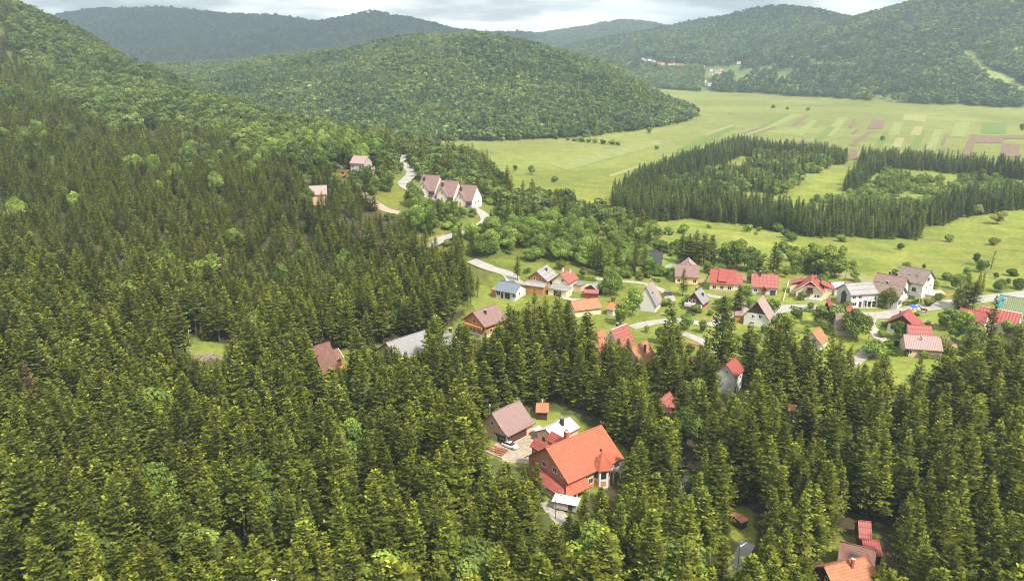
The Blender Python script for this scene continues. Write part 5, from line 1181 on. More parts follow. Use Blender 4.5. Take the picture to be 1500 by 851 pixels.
# ------------------------------------------------------------------ terraced chalets and building sites on the slope
GT = 'chalets of the terrace on the slope'
for lab, p1, p2, e, xs in (('upper chalet of the white gabled terrace, tallest of the three', (619,252), (645,255), (625,277), (-1.5,)), ('middle chalet of the white gabled terrace', (646,260.5), (672,263), (648,282), (-.5,)), ('lower chalet of the white gabled terrace, at its open end', (674,266), (698,270), (668,288), (.2,))):
    t, r, L, W, loc, ang = house(lab, p1, p2, 11.5, 3.4, W=13.0, wall=W_WHITE, roof=R_MAUVE2, ox=.5, oy=.7, group=GT, L=11.5, wins=[('L',2,1.2,1,1.3),('L',-2,1.2,1,1.3),('L',0,5,1,1.3),('R',2,1.2,1,1.3),('R',-2,1.2,1,1.3)], chims=[(-3.4,-2.6,8,10.8,.9,M_CHIMDARK),(3.4,.6,10,12.8,.9,M_CHIMDARK)])
    keep(p1[0]-2, p1[1], p2[0]+8, e[1]+11, loc[1]-4)
    w_ = cross_gable(t, -1.2, -W/2-1.2, -2.2, 3.4, 0, 4.2, 8.6, W_WHITE, R_MAUVE2, ox=.5, nm='front_gable', base=-2.5)
    for z0 in (1.0, 4.6): slab(w_, 'shutter', -1.75, -.65, -W/2-1.28, -W/2-1.18, z0, z0+1.6, M_SHUTTER)
    t.scale = (.9, .9, .9)
    slab(t, 'stair_roof', 3.0, 5.6, -W/2-2.4, -W/2-.05, 1.5, 3.0, W_DARKWOOD)
t, r, L, W, loc, ang = house('unfinished house on concrete pillars with a pale pink roof above the road', (520,222.5), (536.5,223.5), 10.5, 6.8, e=(518.5,231), wall=W_BOARD, roof=R_PINK, ox=.4, oy=.6, group='buildings above the hairpin road', base=0 if False else None, vis=(517,222,540,241)) if False else house('unfinished house on concrete pillars with a pale pink roof above the road', (520,222.5), (536.5,223.5), 10.5, 6.8, e=(518.5,231), wall=W_BOARD, roof=R_PINK, ox=.4, oy=.6, group='buildings above the hairpin road', vis=(517,222,540,241), wins=[('F',-3,4.2,1.6,1.4),('F',1.5,4.2,1.6,1.4)])
slab(t, 'storey_shade', -L/2-.06, L/2+.06, -W/2-.07, -W/2-.02, -1, 2.6, M_CHIMDARK)  # dark sheet on the wall stands in for the shade between the pillars
for x_ in (-L/2+.3, -1.5, 1.5, L/2-.3): MB().box(x_-.2, x_+.2, -W/2-.5, -W/2-.1, -2, 3.0).build('pillar', M_CONC, t)
slab(t, 'deck', -L/2-.2, L/2+2.8, -W/2-1.6, -W/2-.08, 2.8, 3.1, M_CONC)
house('house with a pale weathered roof rising out of the forest above the road', (456,251.5), (472,250), 8.5, 4.6, e=(458,257), W=9, wall=W_PEACH, roof=R_PINK, ox=.4, oy=.5, group='buildings above the hairpin road', vis=(454,250,474,258))
x, y = pix_ground(501, 260); z = H1(x, y); t = empty('excavator', (x, y, z), R(12)); tag(t, 'small orange red digger on the earth bank above the road', 'digger'); M_DIG = mat('digger_paint', (.62, .10, .03), .5, .08)
slab(t, 'cab', -.2, 1.2, -.9, .9, 1.2, 2.9, M_GLASS); slab(t, 'body', -2.2, 1.4, -1.2, 1.2, .9, 1.9, M_DIG); slab(t, 'counterweight', -2.6, -2.22, -1.2, 1.2, .9, 1.7, M_DIG)
for sy in (-1.1, 1.1): slab(t, 'track', -2.0, 2.0, sy-.28, sy+.28, 0, .82, M_TYRE)
a_ = MB().tube((1.2, 0, 1.6), (3.6, 0, 3.6), .28, .2, 6).build('boom', M_DIG, t); MB().tube((3.6, 0, 3.6), (4.8, 0, 1.2), .2, .14, 6).build('stick', M_DIG, a_); slab(a_, 'bucket', 4.5, 5.2, -.4, .4, .6, 1.3, M_CHIMDARK)
FOOT.append((x, y, 4)); keep(495, 254, 507, 261, y)

# ------------------------------------------------------------------ far village in the valley
fv = [(941,89,W_WHITE,R_WHITE,'white'),(944,90,W_WHITE,R_PINK,'pale'),(951,90.5,W_WHITE,R_WHITE,'white'),(966,94.5,W_PEACH,R_RED2,'red roofed'),(971,95,W_WHITE,R_RED2,'red roofed'),(981,96,W_WHITE,R_RED2,'red roofed'),(986,95.5,W_WHITE,R_RED2,'red roofed'),
      (993,97,W_WHITE,R_RED2,'red roofed'),(999,97,W_WHITE,R_RED2,'red roofed'),(1009,99.5,W_WHITE,R_WHITE,'white'),(1014,99,W_WHITE,R_RED2,'red roofed'),(1016,97.5,W_WHITE,R_PINK,'pale'),(1030,100,W_WHITE,R_RED2,'red roofed'),(1041,105,W_WHITE,R_PINK,'pale'),
      (1041,111,W_WHITE,R_ORANGE2,'orange roofed'),(1050,107,W_WHITE,R_PINK,'pale'),(1053,110,W_PEACH,R_PINK,'pale'),(1031,121.5,W_WHITE,R_WHITE,'white'),(1039,126,W_WHITE,R_PINK,'pale'),(1082,94,W_WHITE,R_PINK,'pale'),(1055,104,W_WHITE,R_RED2,'red roofed'),(957,92,W_WHITE,R_PINK,'pale')]
FARV = []
for i, (u, v, wm, rm, c_) in enumerate(fv):
    x, y = pix_ground(u, v); z = H1(x, y); t = empty('house', (x, y, z), random.uniform(-.7, .7))
    tag(t, f'tiny {c_} house of the far village at the foot of the mountains', 'house', group=f'{c_} houses of the far village')
    walls(t, 13, 9.5, 8.5, 4.5, .6, wm); gable_roof(t, 13, 9.5, 8.5, 4.5, .5, .6, rm)
    FARV.append((x, y, 22)); t.scale = (.72, .72, .72); keep(u-3, v-4, u+3, v+1, y)
FAR_KEEP = KEEP[-len(fv):]
FOOT += FARV

# ------------------------------------------------------------------ poles, wires, fences, hedges and play things
def pole(u, v, h, label, m=M_POLE, kind='utility_pole', cat='pole', arm=True, r=.13, lamp=False):
    x, y = pix_ground(u, v); z = H1(x, y); t = empty(kind, (x, y, z), R(20)); tag(t, label, cat, 'poles along the lanes')
    MB().tube((0,0,-.6), (0,0,h), r, r*.62, 8).build('post', m, t)
    if arm:
        a = MB().box(-.8, .8, -.06, .06, h-.55, h-.42).build('crossarm', m, t)
        for x_ in (-.7, 0, .7): MB().tube((x_, 0, h-.42), (x_, 0, h-.2), .06, .04, 6).build('insulator', W_WHITE, a)
    if lamp:
        MB().tube((0,0,h-.1), (1.1,0,h+.25), .05, .05, 6).build('bracket', M_METAL, t); MB().loft([[(1.0,-.12,h+.2),(1.0,.12,h+.2),(1.0,.12,h+.33),(1.0,-.12,h+.33)],[(1.7,-.16,h+.28),(1.7,.16,h+.28),(1.7,.16,h+.4),(1.7,-.16,h+.4)]]).build('lamp_head', M_METAL, t)
    FOOT.append((x, y, 1.6)); keep(u-2.5, v-h*4, u+2.5, v-2, y)
    return x, y, z + h
pole(280, 517, 8, 'pale pole standing on the grassy clearing', M_GREYPOLE)
pole(813.6, 760, 5.5, 'dark pole on the drive in front of the white trailer', M_POLE, arm=False, lamp=True, kind='street_lamp', cat='street lamp')
pole(1080.5, 834, 5.5, 'black street lamp beside the lane in the forest glade', M_CHIMDARK, 'street_lamp', 'street lamp', False, .09, True)
pole(1093, 612, 8.5, 'pale pole at the end of the lane below the narrow white house', M_GREYPOLE)
pole(1272, 500, 8.5, 'dark pole beside the lane below the road junction')
pole(1344, 457, 7.5, 'grey pole beside the playground and the road', M_GREYPOLE)
pole(1030, 662, 5.5, 'grey street lamp at the end of the guard rail', M_GREYPOLE, 'street_lamp', 'street lamp', False, .06, True)
pole(1238, 412, 7, 'thin pole on the straw coloured plot', M_POLE, arm=False)
pole(1021, 450, 5, 'thin pole in front of the dark red chalet', M_POLE, arm=False, r=.08)
# wires in the nearest wood, at the picture's lower edge
xa, ya = on_plane(398, 848, 18.0); za = 18.0; zg = H1(xa, ya); t = empty('utility_pole', (xa, ya, zg), 0.3); tag(t, 'pole rising out of the nearest spruces, carrying two wires', 'pole', 'poles along the lanes')
MB().tube((0,0,-.6), (0,0,za-zg), .16, .1, 8).build('post', M_GREYPOLE, t); a = MB().box(-.7,.7,-.05,.05,za-zg-.4,za-zg-.28).build('crossarm', M_GREYPOLE, t)
for x_ in (-.6, .6): MB().tube((x_,0,za-zg-.28), (x_,0,za-zg), .07, .05, 6).build('insulator', W_WHITE, a)
xb, yb = on_plane(560, 822, 18.0)
for dy, nm in ((-.5, 'lower'), (.5, 'upper')):
    b = MB(); n = 14; P_ = [Vector((xa + (xb-xa)*i/n, ya + dy + (yb-ya)*i/n, za - .1 - 3.0*(i/n)*(1-i/n) + dy*.6)) for i in range(n+1)]
    for p, q in zip(P_, P_[1:]): b.tube(p, q, .03, .03, 5)
    tag(b.build('power_line', M_CHIMDARK), f'{nm} black wire running from the pole into the nearest spruces', 'wire', 'wires of the pole line')
FOOT.append((xa, ya, 1.5)); keep(396, 842, 402, 851, ya)

M_HEDGE = leaf_mat('hedge_leaves', (0.045, 0.095, 0.014), (0.095, 0.160, 0.025), (0.060, 0.110, 0.018), .2, .4)
def hedge(px, h, w, label):
    P = [pix_ground(*p) for p in px]; rnd = random.Random(len(FOOT)); V, F, T, S = [], [], [], []
    for (ax, ay), (bx, by) in zip(P, P[1:]):
        ln = math.hypot(bx-ax, by-ay); n = int(ln * h * 60)
        for k in range(n):
            f = rnd.random(); o_ = rnd.choice((-1, 1)) * w/2 * rnd.uniform(.7, 1.08); zz = h * (1 if rnd.random() < .4 else rnd.random()) * rnd.uniform(.93, 1.05)
            if zz > h*.9: o_ = rnd.uniform(-w/2, w/2)
            x_, y_ = ax + (bx-ax)*f - (by-ay)/ln*o_, ay + (by-ay)*f + (bx-ax)/ln*o_
            n_ = Vector((rnd.gauss(0,1), rnd.gauss(0,1), rnd.gauss(.5,1))).normalized(); u_ = n_.orthogonal().normalized(); v_ = n_.cross(u_); s_ = rnd.uniform(.12, .26); q = len(V); c_ = Vector((x_, y_, H_(x_, y_) + zz))
            V.extend((c_-u_*s_, c_+v_*s_*.7, c_+u_*s_, c_-v_*s_*.7)); F.append((q,q+1,q+2,q+3)); T.append(rnd.uniform(.7,1.3)); S.append(rnd.uniform(0,.7))
        LANES.append(([(ax, ay), (bx, by)], w/2 + .8))
    tag(link('hedge', leaf_mesh('hedge', V, F, T, S, M_HEDGE)), label, 'hedge', 'garden hedges')
_hc = {}
def H_(x, y):
    k = (round(x), round(y))
    if k not in _hc: _hc[k] = H1(*k)
    return _hc[k]
hedge([(1300,521),(1340,521),(1388,529)], 1.5, 1.3, 'long clipped hedge before the pink roofed house and the dark blue car')
hedge([(1304,505),(1329,508)], 1.7, 1.6, 'dense hedge beside the dark blue car and the junction garden')
hedge([(1314,447),(1336,447),(1348,442)], 1.2, 1.2, 'low hedge along the road below the mauve double house')
hedge([(1328,437),(1340,439)], 1.1, 1.1, 'short upper hedge beside the mauve double house')
hedge([(845,409),(873,412)], 1.2, 1.2, 'dark straight hedge behind the cream house with the small red roof')
hedge([(1158,452),(1178,456),(1205,459)], 1.0, 1.0, 'low dark hedge along the lane below the cream house')
hedge([(1004,462),(1020,464)], 1.2, 1.4, 'rounded hedge on the lawn below the dark red chalet')
hedge([(955,412),(968,414)], 1.2, 1.0, 'small dark hedge beside the yard of the mauve roofed house')
hedge([(776,398),(768,402)], 1.6, 1.2, 'hedge behind the timber chalet')
def fence(px, h, label, m, post=2.4, rails=(.35, .8, 1.1), solid=False):
    P = [pix_ground(*p) for p in px]; t = empty('fence', (*P[0], H1(*P[0])), 0); tag(t, label, 'fence', 'fences'); o = Vector((*P[0], H1(*P[0])))
    for (ax, ay), (bx, by) in zip(P, P[1:]):
        n = max(1, int(math.hypot(bx-ax, by-ay) / post)); q = [Vector((ax+(bx-ax)*i/n, ay+(by-ay)*i/n, H1(ax+(bx-ax)*i/n, ay+(by-ay)*i/n))) - o for i in range(n+1)]
        for p in q: MB().tube(p - Vector((0,0,.4)), p + Vector((0,0,h)), .06, .06, 6).build('post', m, t)
        b = MB()
        for p, r_ in zip(q, q[1:]):
            if solid: d = (r_-p).cross(Vector((0,0,1))).normalized()*.03; b.loft([[p+d+Vector((0,0,.1)), r_+d+Vector((0,0,.1)), r_+d+Vector((0,0,h-.1)), p+d+Vector((0,0,h-.1))], [p-d+Vector((0,0,.1)), r_-d+Vector((0,0,.1)), r_-d+Vector((0,0,h-.1)), p-d+Vector((0,0,h-.1))]])
            else:
                for z_ in rails: b.tube(p + Vector((0,0,z_*h)), r_ + Vector((0,0,z_*h)), .045, .045, 5)
        b.build('panel' if solid else 'rails', m, t)
        LANES.append(([(ax, ay), (bx, by)], .8))
fence([(992,691),(1006,683),(1024,672)], 1.1, 'dark guard rail fence beside the lane in the forest', M_CHIMDARK, 2.2, solid=True); keep(990, 680, 1024, 692, pix_ground(1000, 690)[1])
fence([(1147,443),(1151,428),(1155,416)], 1.1, 'white post fence between the broad red roof and the cream house', M_FRAME, 2.4)
M_GREENWIRE = mat('green_fence', (.10, .20, .09), .6, .1)
fence([(1053,462),(1063,452),(1069,442)], 1.2, 'green wire fence along the garden at the road bend', M_GREENWIRE, 2.2, solid=True)
fence([(1026,423),(1034,414),(1038,405)], 1.2, 'dark fence between the mauve roofed and the red roofed house', M_CHIMDARK, 2.2)
fence([(862,430),(876,421)], 1.2, 'weathered board fence beside the pink roofed shed', W_BOARD, 2.2, solid=True)
fence([(1348,442),(1368,437),(1396,433)], 1.0, 'reddish brown wall like fence along the road above the playground', W_BRICK, 2.4, solid=True)
# low wall round the yard, stacked roof tiles, rubble
def low_wall(px, h, w, label, m):
    P = [pix_ground(*p) for p in px]; b = MB()
    for (ax, ay), (bx, by) in zip(P, P[1:]):
        d = Vector((bx-ax, by-ay, 0)).normalized(); s_ = Vector((-d.y, d.x, 0))*w/2; za_, zb_ = H1(ax, ay), H1(bx, by)
        b.loft([[Vector((ax,ay,za_-.5))-s_, Vector((ax,ay,za_-.5))+s_, Vector((ax,ay,za_+h))+s_, Vector((ax,ay,za_+h))-s_], [Vector((bx,by,zb_-.5))-s_, Vector((bx,by,zb_-.5))+s_, Vector((bx,by,zb_+h))+s_, Vector((bx,by,zb_+h))-s_]])
    tag(b.build('garden_wall', m), label, 'wall', 'low walls')
low_wall([(709,662),(736,673)], .6, .3, 'low concrete wall at the open edge of the paved yard', M_CONC)
low_wall([(986,735),(1000,715),(1006,704)], .5, .4, 'low pale wall beside the lane in the forest', W_PEACH)
low_wall([(1004,503),(1028,508)], .7, .4, 'low brick coloured wall below the lawn at the road bend', W_BRICK)
x, y = pix_ground(727, 661); z = H1(x, y) + .08; t = empty('tile_stack', (x, y, z), R(-30)); tag(t, 'rows of stacked orange roof tiles on the paved yard', 'tile stack'); rnd = random.Random(3)
for i in range(4):
    b = MB()
    for k in range(11): b.box(-2.6+k*.48, -2.6+k*.48+.36, -1.7+i*1.0, -1.7+i*1.0+.42, 0, rnd.uniform(.25, .5))
    b.build('tile_row', R_ORANGE2, t)
FOOT.append((x, y, 3)); keep(714, 655, 740, 668, y)
b = MB(); rnd = random.Random(9); x, y = pix_ground(305, 524); z = H1(x, y)
M_RUB = mat('rubble', (.30, .245, .20), .95, .3, 2)
for k in range(130):
    a, r_ = rnd.uniform(0, 6.28), abs(rnd.gauss(0, 1.7)); s_ = rnd.uniform(.08, .36); cx, cy, cz_ = x + math.cos(a)*r_*1.8, y + math.sin(a)*r_, z + max(0, 1.3 - r_*.35)*rnd.random()
    b.box(cx-s_, cx+s_*rnd.uniform(.5,1), cy-s_, cy+s_*rnd.uniform(.5,1), cz_-.3, cz_+s_)
tag(b.build('rubble_heap', M_RUB), 'heap of pale rubble on the grassy clearing beside the pole', kind='stuff'); FOOT.append((x, y, 4)); keep(286, 506, 326, 524, y); keep(245, 496, 286, 515, y - 4)
# play things by the road
M_BLUE = mat('blue_plastic', (.03, .10, .55), .4, .03); M_YEL = mat('yellow_plastic', (.80, .62, .05), .4, .03)
x, y = pix_ground(1337, 460); z = H1(x, y); t = empty('play_slide', (x, y, z), R(25)); tag(t, 'blue and yellow plastic slide on the lawn by the road', 'slide', 'play things')
slab(t, 'platform', -1.0, .6, -.9, .9, 1.2, 1.4, M_YEL); lean(t, 'canopy', [(-1.3,-1.1,2.9),(.9,-1.1,2.9),(.9,1.1,3.2),(-1.3,1.1,3.2)], .15, M_BLUE)
for sx in (-.9, .5):
    for sy in (-.8, .8): MB().tube((sx, sy, -.3), (sx, sy, 2.9), .07, .07, 6).build('post', M_BLUE, t)
b = MB(); b.loft([[(.6,-.35,1.3),(.6,.35,1.3),(.6,.35,1.2),(.6,-.35,1.2)],[(2.8,-.35,.3),(2.8,.35,.3),(2.8,.35,.2),(2.8,-.35,.2)]]); b.build('chute', M_YEL, t); slab(t, 'side_board', -1.1, -.95, -.85, .85, .2, 1.1, M_YEL)
FOOT.append((x, y, 3)); keep(1331, 453, 1345, 462, y)
# horse shaped figure, one continuous body
x, y = pix_ground(1352, 459); z = H1(x, y); ho = empty('play_horse', (x, y, z), R(160)); tag(ho, 'brown wooden horse figure standing on the lawn by the road', 'figure', 'play things')
b = MB(); c8 = lambda x_, z_, rx, rz_: [(x_ + rx*.25*math.sin(6.283*i/8), .36*rx*2*math.cos(6.283*i/8), z_ + rz_*math.sin(6.283*i/8)) for i in range(8)]
b.loft([c8(-1.1, 1.5, .35, .32), c8(-.6, 1.55, .5, .46), c8(.1, 1.5, .48, .42), c8(.7, 1.6, .48, .46), c8(1.1, 2.1, .30, .34), c8(1.45, 2.6, .22, .26), c8(1.9, 2.45, .14, .16)])
for sx in (-.85, .75):
    for sy in (-.28, .28): b.tube((sx, sy, 1.5), (sx-.05, sy, .75), .2, .12, 7); b.tube((sx-.05, sy, .78), (sx, sy, 0), .11, .09, 7)
b.tube((-1.2, 0, 1.6), (-1.6, 0, .8), .12, .05, 6); b.tube((1.4, .12, 2.8), (1.42, .14, 3.05), .06, .02, 5); b.tube((1.4, -.12, 2.8), (1.42, -.14, 3.05), .06, .02, 5)
b.build('body', W_REDWOOD, ho, True); slab(ho, 'stand', -1.3, 1.2, -.5, .5, -.1, .06, W_BOARD)
FOOT.append((x, y, 2.5)); keep(1346, 451, 1358, 461, y)
KEEP += [(990,684,1018,716,150), (1062,744,1094,772,134), (1258,463,1300,497,228), (1300,448,1398,460,248), (1225,456,1258,466,245), (690,384,722,398,pix_ground(700,398)[1]), (720,392,752,402,300), (580,232,606,266,pix_ground(600,262)[1]-5), (688,303,716,322,pix_ground(705,318)[1]-4), (640,346,664,358,pix_ground(650,356)[1]-4), (536,284,590,312,pix_ground(560,306)[1]-6),
         (545,234,552,254,pix_ground(545,255)[1]-4), (495,240,520,247,pix_ground(500,247)[1]-4), (705,408,770,440,230), (1260,465,1290,520,225), (1005,478,1034,500,232), (1315,525,1380,548,205), (1252,510,1275,525,215), 
         (1068,815,1082,835,120), (806,745,826,765,150), (718,655,800,668,175)]
# ------------------------------------------------------------------ single trees of the village, meadow and plain
def tree_thing(kind, model, x, y, z, h, h0, label, cat, group, turn=None, wide=1.0):
    cr, tr = model
    t = empty(kind, (x, y, z), random.uniform(0, 6.283) if turn is None else turn)
    s = h / h0; t.scale = (s * wide, s * wide, s)
    tag(t, label, cat, group)
    link('trunk', tr, t); link('crown', cr, t)
    return t
SINGLE = []       # (x, y, radius) of trees already standing
GS, GB, GU_ = 'spruces in and around the village', 'leafy trees in and around the village', 'bushes on the meadows and in the gardens'
def single(kind, u, v, h, label, wide=1.0, i=None):
    x, y = pix_ground(u, v); z = H1(x, y)
    SINGLE.append((x, y, h * .2))
    i = len(SINGLE) if i is None else i
    if kind == 's': tree_thing('spruce_tree', SPR[i % 8], x, y, z, h, 20, label, 'spruce', GS, wide=wide)
    elif kind == 'b': tree_thing('broadleaf_tree', BRO[i % 6], x, y, z, h, 12, label, 'tree', GB, wide=wide)
    elif kind == 'p': tree_thing('broadleaf_tree', PALE[i % 2], x, y, z, h, 9, label, 'tree', GB, wide=wide)
    elif kind == 'u':
        o = link('bush', BUSH[i % 4]); s = h / 3.0
        o.location = (x, y, z); o.scale = (s * wide, s * wide, s); o.rotation_euler = (0, 0, random.uniform(0, 6.28))
        tag(o, label, 'bush', GU_)
for a in [
    ('s',1000,434,11.5,'dark spruce standing in front of the mauve roofed house',1.15),
    ('s',1081,454,9.5,'bluish dark conifer on the road bend beside the wooden shed',1.45),
    ('s',758,411,10.5,'single spruce between the road end and the timber chalet',1.2),
    ('s',998,385,14,'first spruce of the dark clump behind the mauve roofed house',1.6),
    ('s',1008,387,14,'second spruce of the dark clump behind the mauve roofed house',1.1),
    ('s',1018,388,16,'tallest spruce of the dark clump behind the mauve roofed house',1.5),
    ('s',1030,389,15,'fourth spruce of the dark clump, behind the red and yellow house',1.5),
    ('s',1041,389,14,'last spruce of the dark clump, above the red and yellow house',1.5),
    ('b',1062,393,12,'round leafy tree behind the ridge of the red and yellow house',1.15),
    ('b',1078,394,14,'large leafy tree between the two red roofed houses, behind them',1.15),
    ('b',1094,396,11,'lower leafy tree touching the large one behind the red roofs',1.2),
    ('s',1132,401,14,'broad conifer behind the red roofed white house',1.6),
    ('b',1166,402,11,'small leafy tree on the bank between the two red roofs',1.1),
    ('b',1180,398,11,'bushy leafy tree on the bank behind the cream house',1.3),
    ('b',1196,402,13,'dark leafy tree close behind the cream house',1.2),
    ('b',1210,404,14,'tallest of the dark leafy trees behind the cream house',1.2),
    ('b',1222,406,11,'dark leafy tree at the edge of the straw coloured plot',1.2),
    ('b',1251,411,5,'small leafy tree on the straw coloured plot',1.2),
    ('p',1304,452,8,'pale yellow blossoming tree in front of the mauve double house',1.05),
    ('b',1290,450,5.5,'green leafy tree beneath the pale yellow tree',1.1),
    ('s',1401,455,11,'dark conifer at the left of the roadside clump',1.7),
    ('s',1413,453,14,'tallest conifer of the roadside clump opposite the white house',1.4),
    ('s',1424,455,12,'conifer of the roadside clump nearest to the red barn',1.4),
    ('s',1431,434,10,'thin upright conifer behind the roadside clump',0.75),
    ('s',1437,433,10,'thin upright conifer at the back end of the roadside clump',0.7),
    ('s',1333,433,4.5,'small garden conifer before the white house',0.9),
    ('b',1200,478,8,'dark round tree in front of the steep red hut',1.4),
    ('b',1220,480,9,'dark round tree beside the brown roofed barn',1.2),
    ('b',1254,498,11.5,'tall dark leafy tree between the brown roofed barn and the lane',1.0),
    ('b',1316,497,6.5,'leafy garden tree before the dark gabled house',1.2),
    ('b',1385,484,9,'large leafy tree between the pink roof and the red barns',1.3),
    ('b',1408,486,8,'leafy tree right beside the red barns',1.3),
    ('s',1446,514,19,'tall loose spruce standing in front of the red barns',1.0),
    ('b',1424,512,10,'leafy tree at the foot of the tall loose spruce',1.1),
    ('p',1374,517,6.5,'brownish leafy tree at the corner of the pink roofed house',1.2),
    ('b',1399,498,6,'small leafy tree behind the brownish one',1.2),
    ('b',1474,492,6,'leafy bushy tree under the eaves of the red barn',1.3),
    ('b',1492,500,6.5,'leafy tree below the white gable of the red barn',1.2),
    ('b',1429,388,6,'lone round tree on the meadow beside a leafless one',1.1),
    ('b',1442,395,4.5,'low round tree on the meadow next to the lone one',1.3),
    ('b',894,432,10,'bright round tree beside the pink roofed shed',1.15),
    ('b',926,464,11,'bright leafy tree below the steep grey roofed house',1.0),
    ('b',909,476,9,'smaller leafy tree left of the steep grey roofed house',1.1),
    ('s',879,404,14,'dark spruce behind the pink roofed shed',1.2),
    ('s',892,403,13,'second dark spruce behind the pink roofed shed',1.1),
    ('s',905,401,15,'tall dark spruce of the clump above the bright round tree',1.1),
    ('s',930,404,14,'dark spruce of the clump beside the black roofed house',1.1),
    ('s',943,402,13,'dark spruce close to the black roofed house',1.1),
    ('b',952,408,10,'leafy tree in front of the black roofed house',1.1),
    ('p',853,406,4.5,'small reddish bare looking tree on the garden path',1.0),
    ('b',986,404,4.5,'round garden tree in front of the green shed',1.2),
    ('b',1012,452,4,'small round tree before the dark red chalet',1.2),
    ('b',1060,455,5,'small leafy tree in the garden beside the dark red chalet',1.4),
    ('b',1094,440,6,'leafy tree between the wooden shed and the white chalet',1.2),
    ('b',1134,458,5.5,'leafy tree beside the white chalet',1.3),
    ('b',1150,478,5,'leafy garden tree below the white chalet',1.3),
    ('s',1172,474,6,'small thin spruce in the garden below the cream house',0.9),
    ('b',1173,440,3.6,'rounded tree at the gate of the cream house',1.3),
    ('b',1281,524,7,'pale green tree at the bend of the lane before the forest',1.3),
    ('b',779,256,8,'larger round tree alone on the plain',1.3),
    ('b',755,251,6,'smaller round tree alone on the plain',1.3),
    ('b',722,246,6,'round tree at the edge of the plain below the slope',1.2),
    ('b',1132,161,9,'far tree alone at the foot of the wooded mountain',1.5),
    ('b',1153,162,7,'second far tree alone at the foot of the wooded mountain',1.3),
    ('b',1183,163,7,'third far tree alone at the foot of the wooded mountain',1.3),
    ('b',1292,207,6,'single tree among the ploughed strips',1.4),
    ('b',1497,193,11,'tree on the far fields at the edge of the view',1.3),
    ('b',951,195,7,'tree on the plain at the foot of the wooded hill',1.3),
    ('u',812,267,4,'low wide bush on the plain',1.5), ('u',962,219,4,'small dark bush alone on the plain',1.2), ('u',697,250,4,'bush at the end of the slope on the plain',1.3),
    ('b',1435,272,13,'tall dark tree inside the fenced clearings of the plantation',0.9),
    ('p',1432,316,7,'orange tinted bush beyond the plantation end',1.4), ('p',1460,328,8,'larger yellow bush beyond the plantation end',1.5),
    ('s',1318,270,11,'dark conifer standing in the plantation clearing',1.1), ('s',1330,268,12,'second conifer in the plantation clearing',1.1), ('b',1316,288,8,'round tree in the plantation clearing',1.2),
    ('s',893,531,9,'small spruce in front of the pale orange roof',1.2),('s',905,529,8,'small spruce under the eaves of the bright red steep roof',1.2),('s',919,533,8.5,'second small spruce under the eaves of the bright red steep roof',1.2),
    ('s',872,528,10,'spruce below the pale orange roof, to its outer side',1.2),('s',931,557,8,'spruce in front of the orange roof with the metal chimney',1.2),('s',947,561,7.5,'low spruce in front of the orange roof with the metal chimney',1.3),('s',962,556,9,'spruce beside the orange roof with the metal chimney',1.1),
]: single(*a)
for (u, v) in [(832,206),(842,207),(852,208),(862,209),(872,210),(884,211),(896,212),(905,213),(815,204)]:
    single('u', u, v, random.uniform(3, 5), 'bush in the far hedge row across the plain', 1.5)
# leafless tree
x, y = pix_ground(1451, 394); z = H1(x, y)
t = empty('dead_tree', (x, y, z), 0.4); tag(t, 'leafless leaning tree on the meadow beside two round trees', 'tree')
b = MB(); b.tube((0,0,-.5),(.5,0,3.2),.28,.2); b.tube((.5,0,3.2),(1.4,.2,8),.18,.05); b.build('trunk', M_BARK, t)
b = MB(); rnd = random.Random(5)
for i in range(26):
    q = rnd.uniform(.3, .95); p = Vector((.5 + .9 * max(0, (q - .4) / .6), 0.1, 8 * q)); a = rnd.uniform(0, 6.28)
    e = p + Vector((math.cos(a) * 1.3, math.sin(a) * 1.3, rnd.uniform(.8, 1.9))) * (1.2 - .6 * q)
    b.tube(p, e, .07, .025, 4); b.tube(e, e + Vector((rnd.uniform(-.5,.5), rnd.uniform(-.5,.5), .6)), .03, .012, 4)
b.build('crown', M_BARK, t)
SINGLE.append((x, y, 2))

# bushes of the meadow behind the village
n_b = 0
for k in range(1500):
    u, v = random.uniform(885, 1500) if random.random() < .7 else random.uniform(885, 1030), random.uniform(326, 412)
    if n_b >= 190: break
    lim = 322 + (u - 885) * .04 if u < 1340 else 345
    if v < lim + 6: continue
    if u > 1180 and random.random() < .86: continue
    x, y = pix_ground(u, v)
    xx, yy = np.array([x]), np.array([y])
    if fbm(xx / 24 + 3, yy / 24, 3)[0] < (.40 if u < 1010 else .50) or not clear_of(xx, yy, 2.0)[0]: continue
    single('u', u, v, random.choice([1.6, 2, 2.4, 3, 3.6, 4.4]), 'bush on the rough meadow between the village and the plantation', random.uniform(1, 1.5)); n_b += 1
for (u, v, h, l) in [(1385,410,3,'bush'),(1395,412,2.6,'bush'),(1405,414,3.2,'bush'),(1414,411,2.4,'bush'),(1492,424,4,'bush')]:
    single('u', u, v, h, 'bush on the meadow behind the large white house', 1.4)
# garden shrubs between the houses
GARD = [(985,462),(1003,446),(1040,462),(1052,446),(1068,444),(1100,450),(1128,448),(1143,466),(1160,468),(1020,458),(975,448),(1188,452),(1240,452),(1262,447),(1330,478),(1292,494),(1300,510),(1352,524),(1392,520),(1410,520),(1436,498),(1462,508),(1478,514),(1008,440),(966,440),(1120,470),(1135,474),(1168,466),(1225,462),(1276,448),(1360,448),(1374,440),(1296,478),(1345,462)]
for (u, v) in GARD: single('u', u, v, random.uniform(1.6, 3.2), 'garden shrub among the village houses', 1.3)

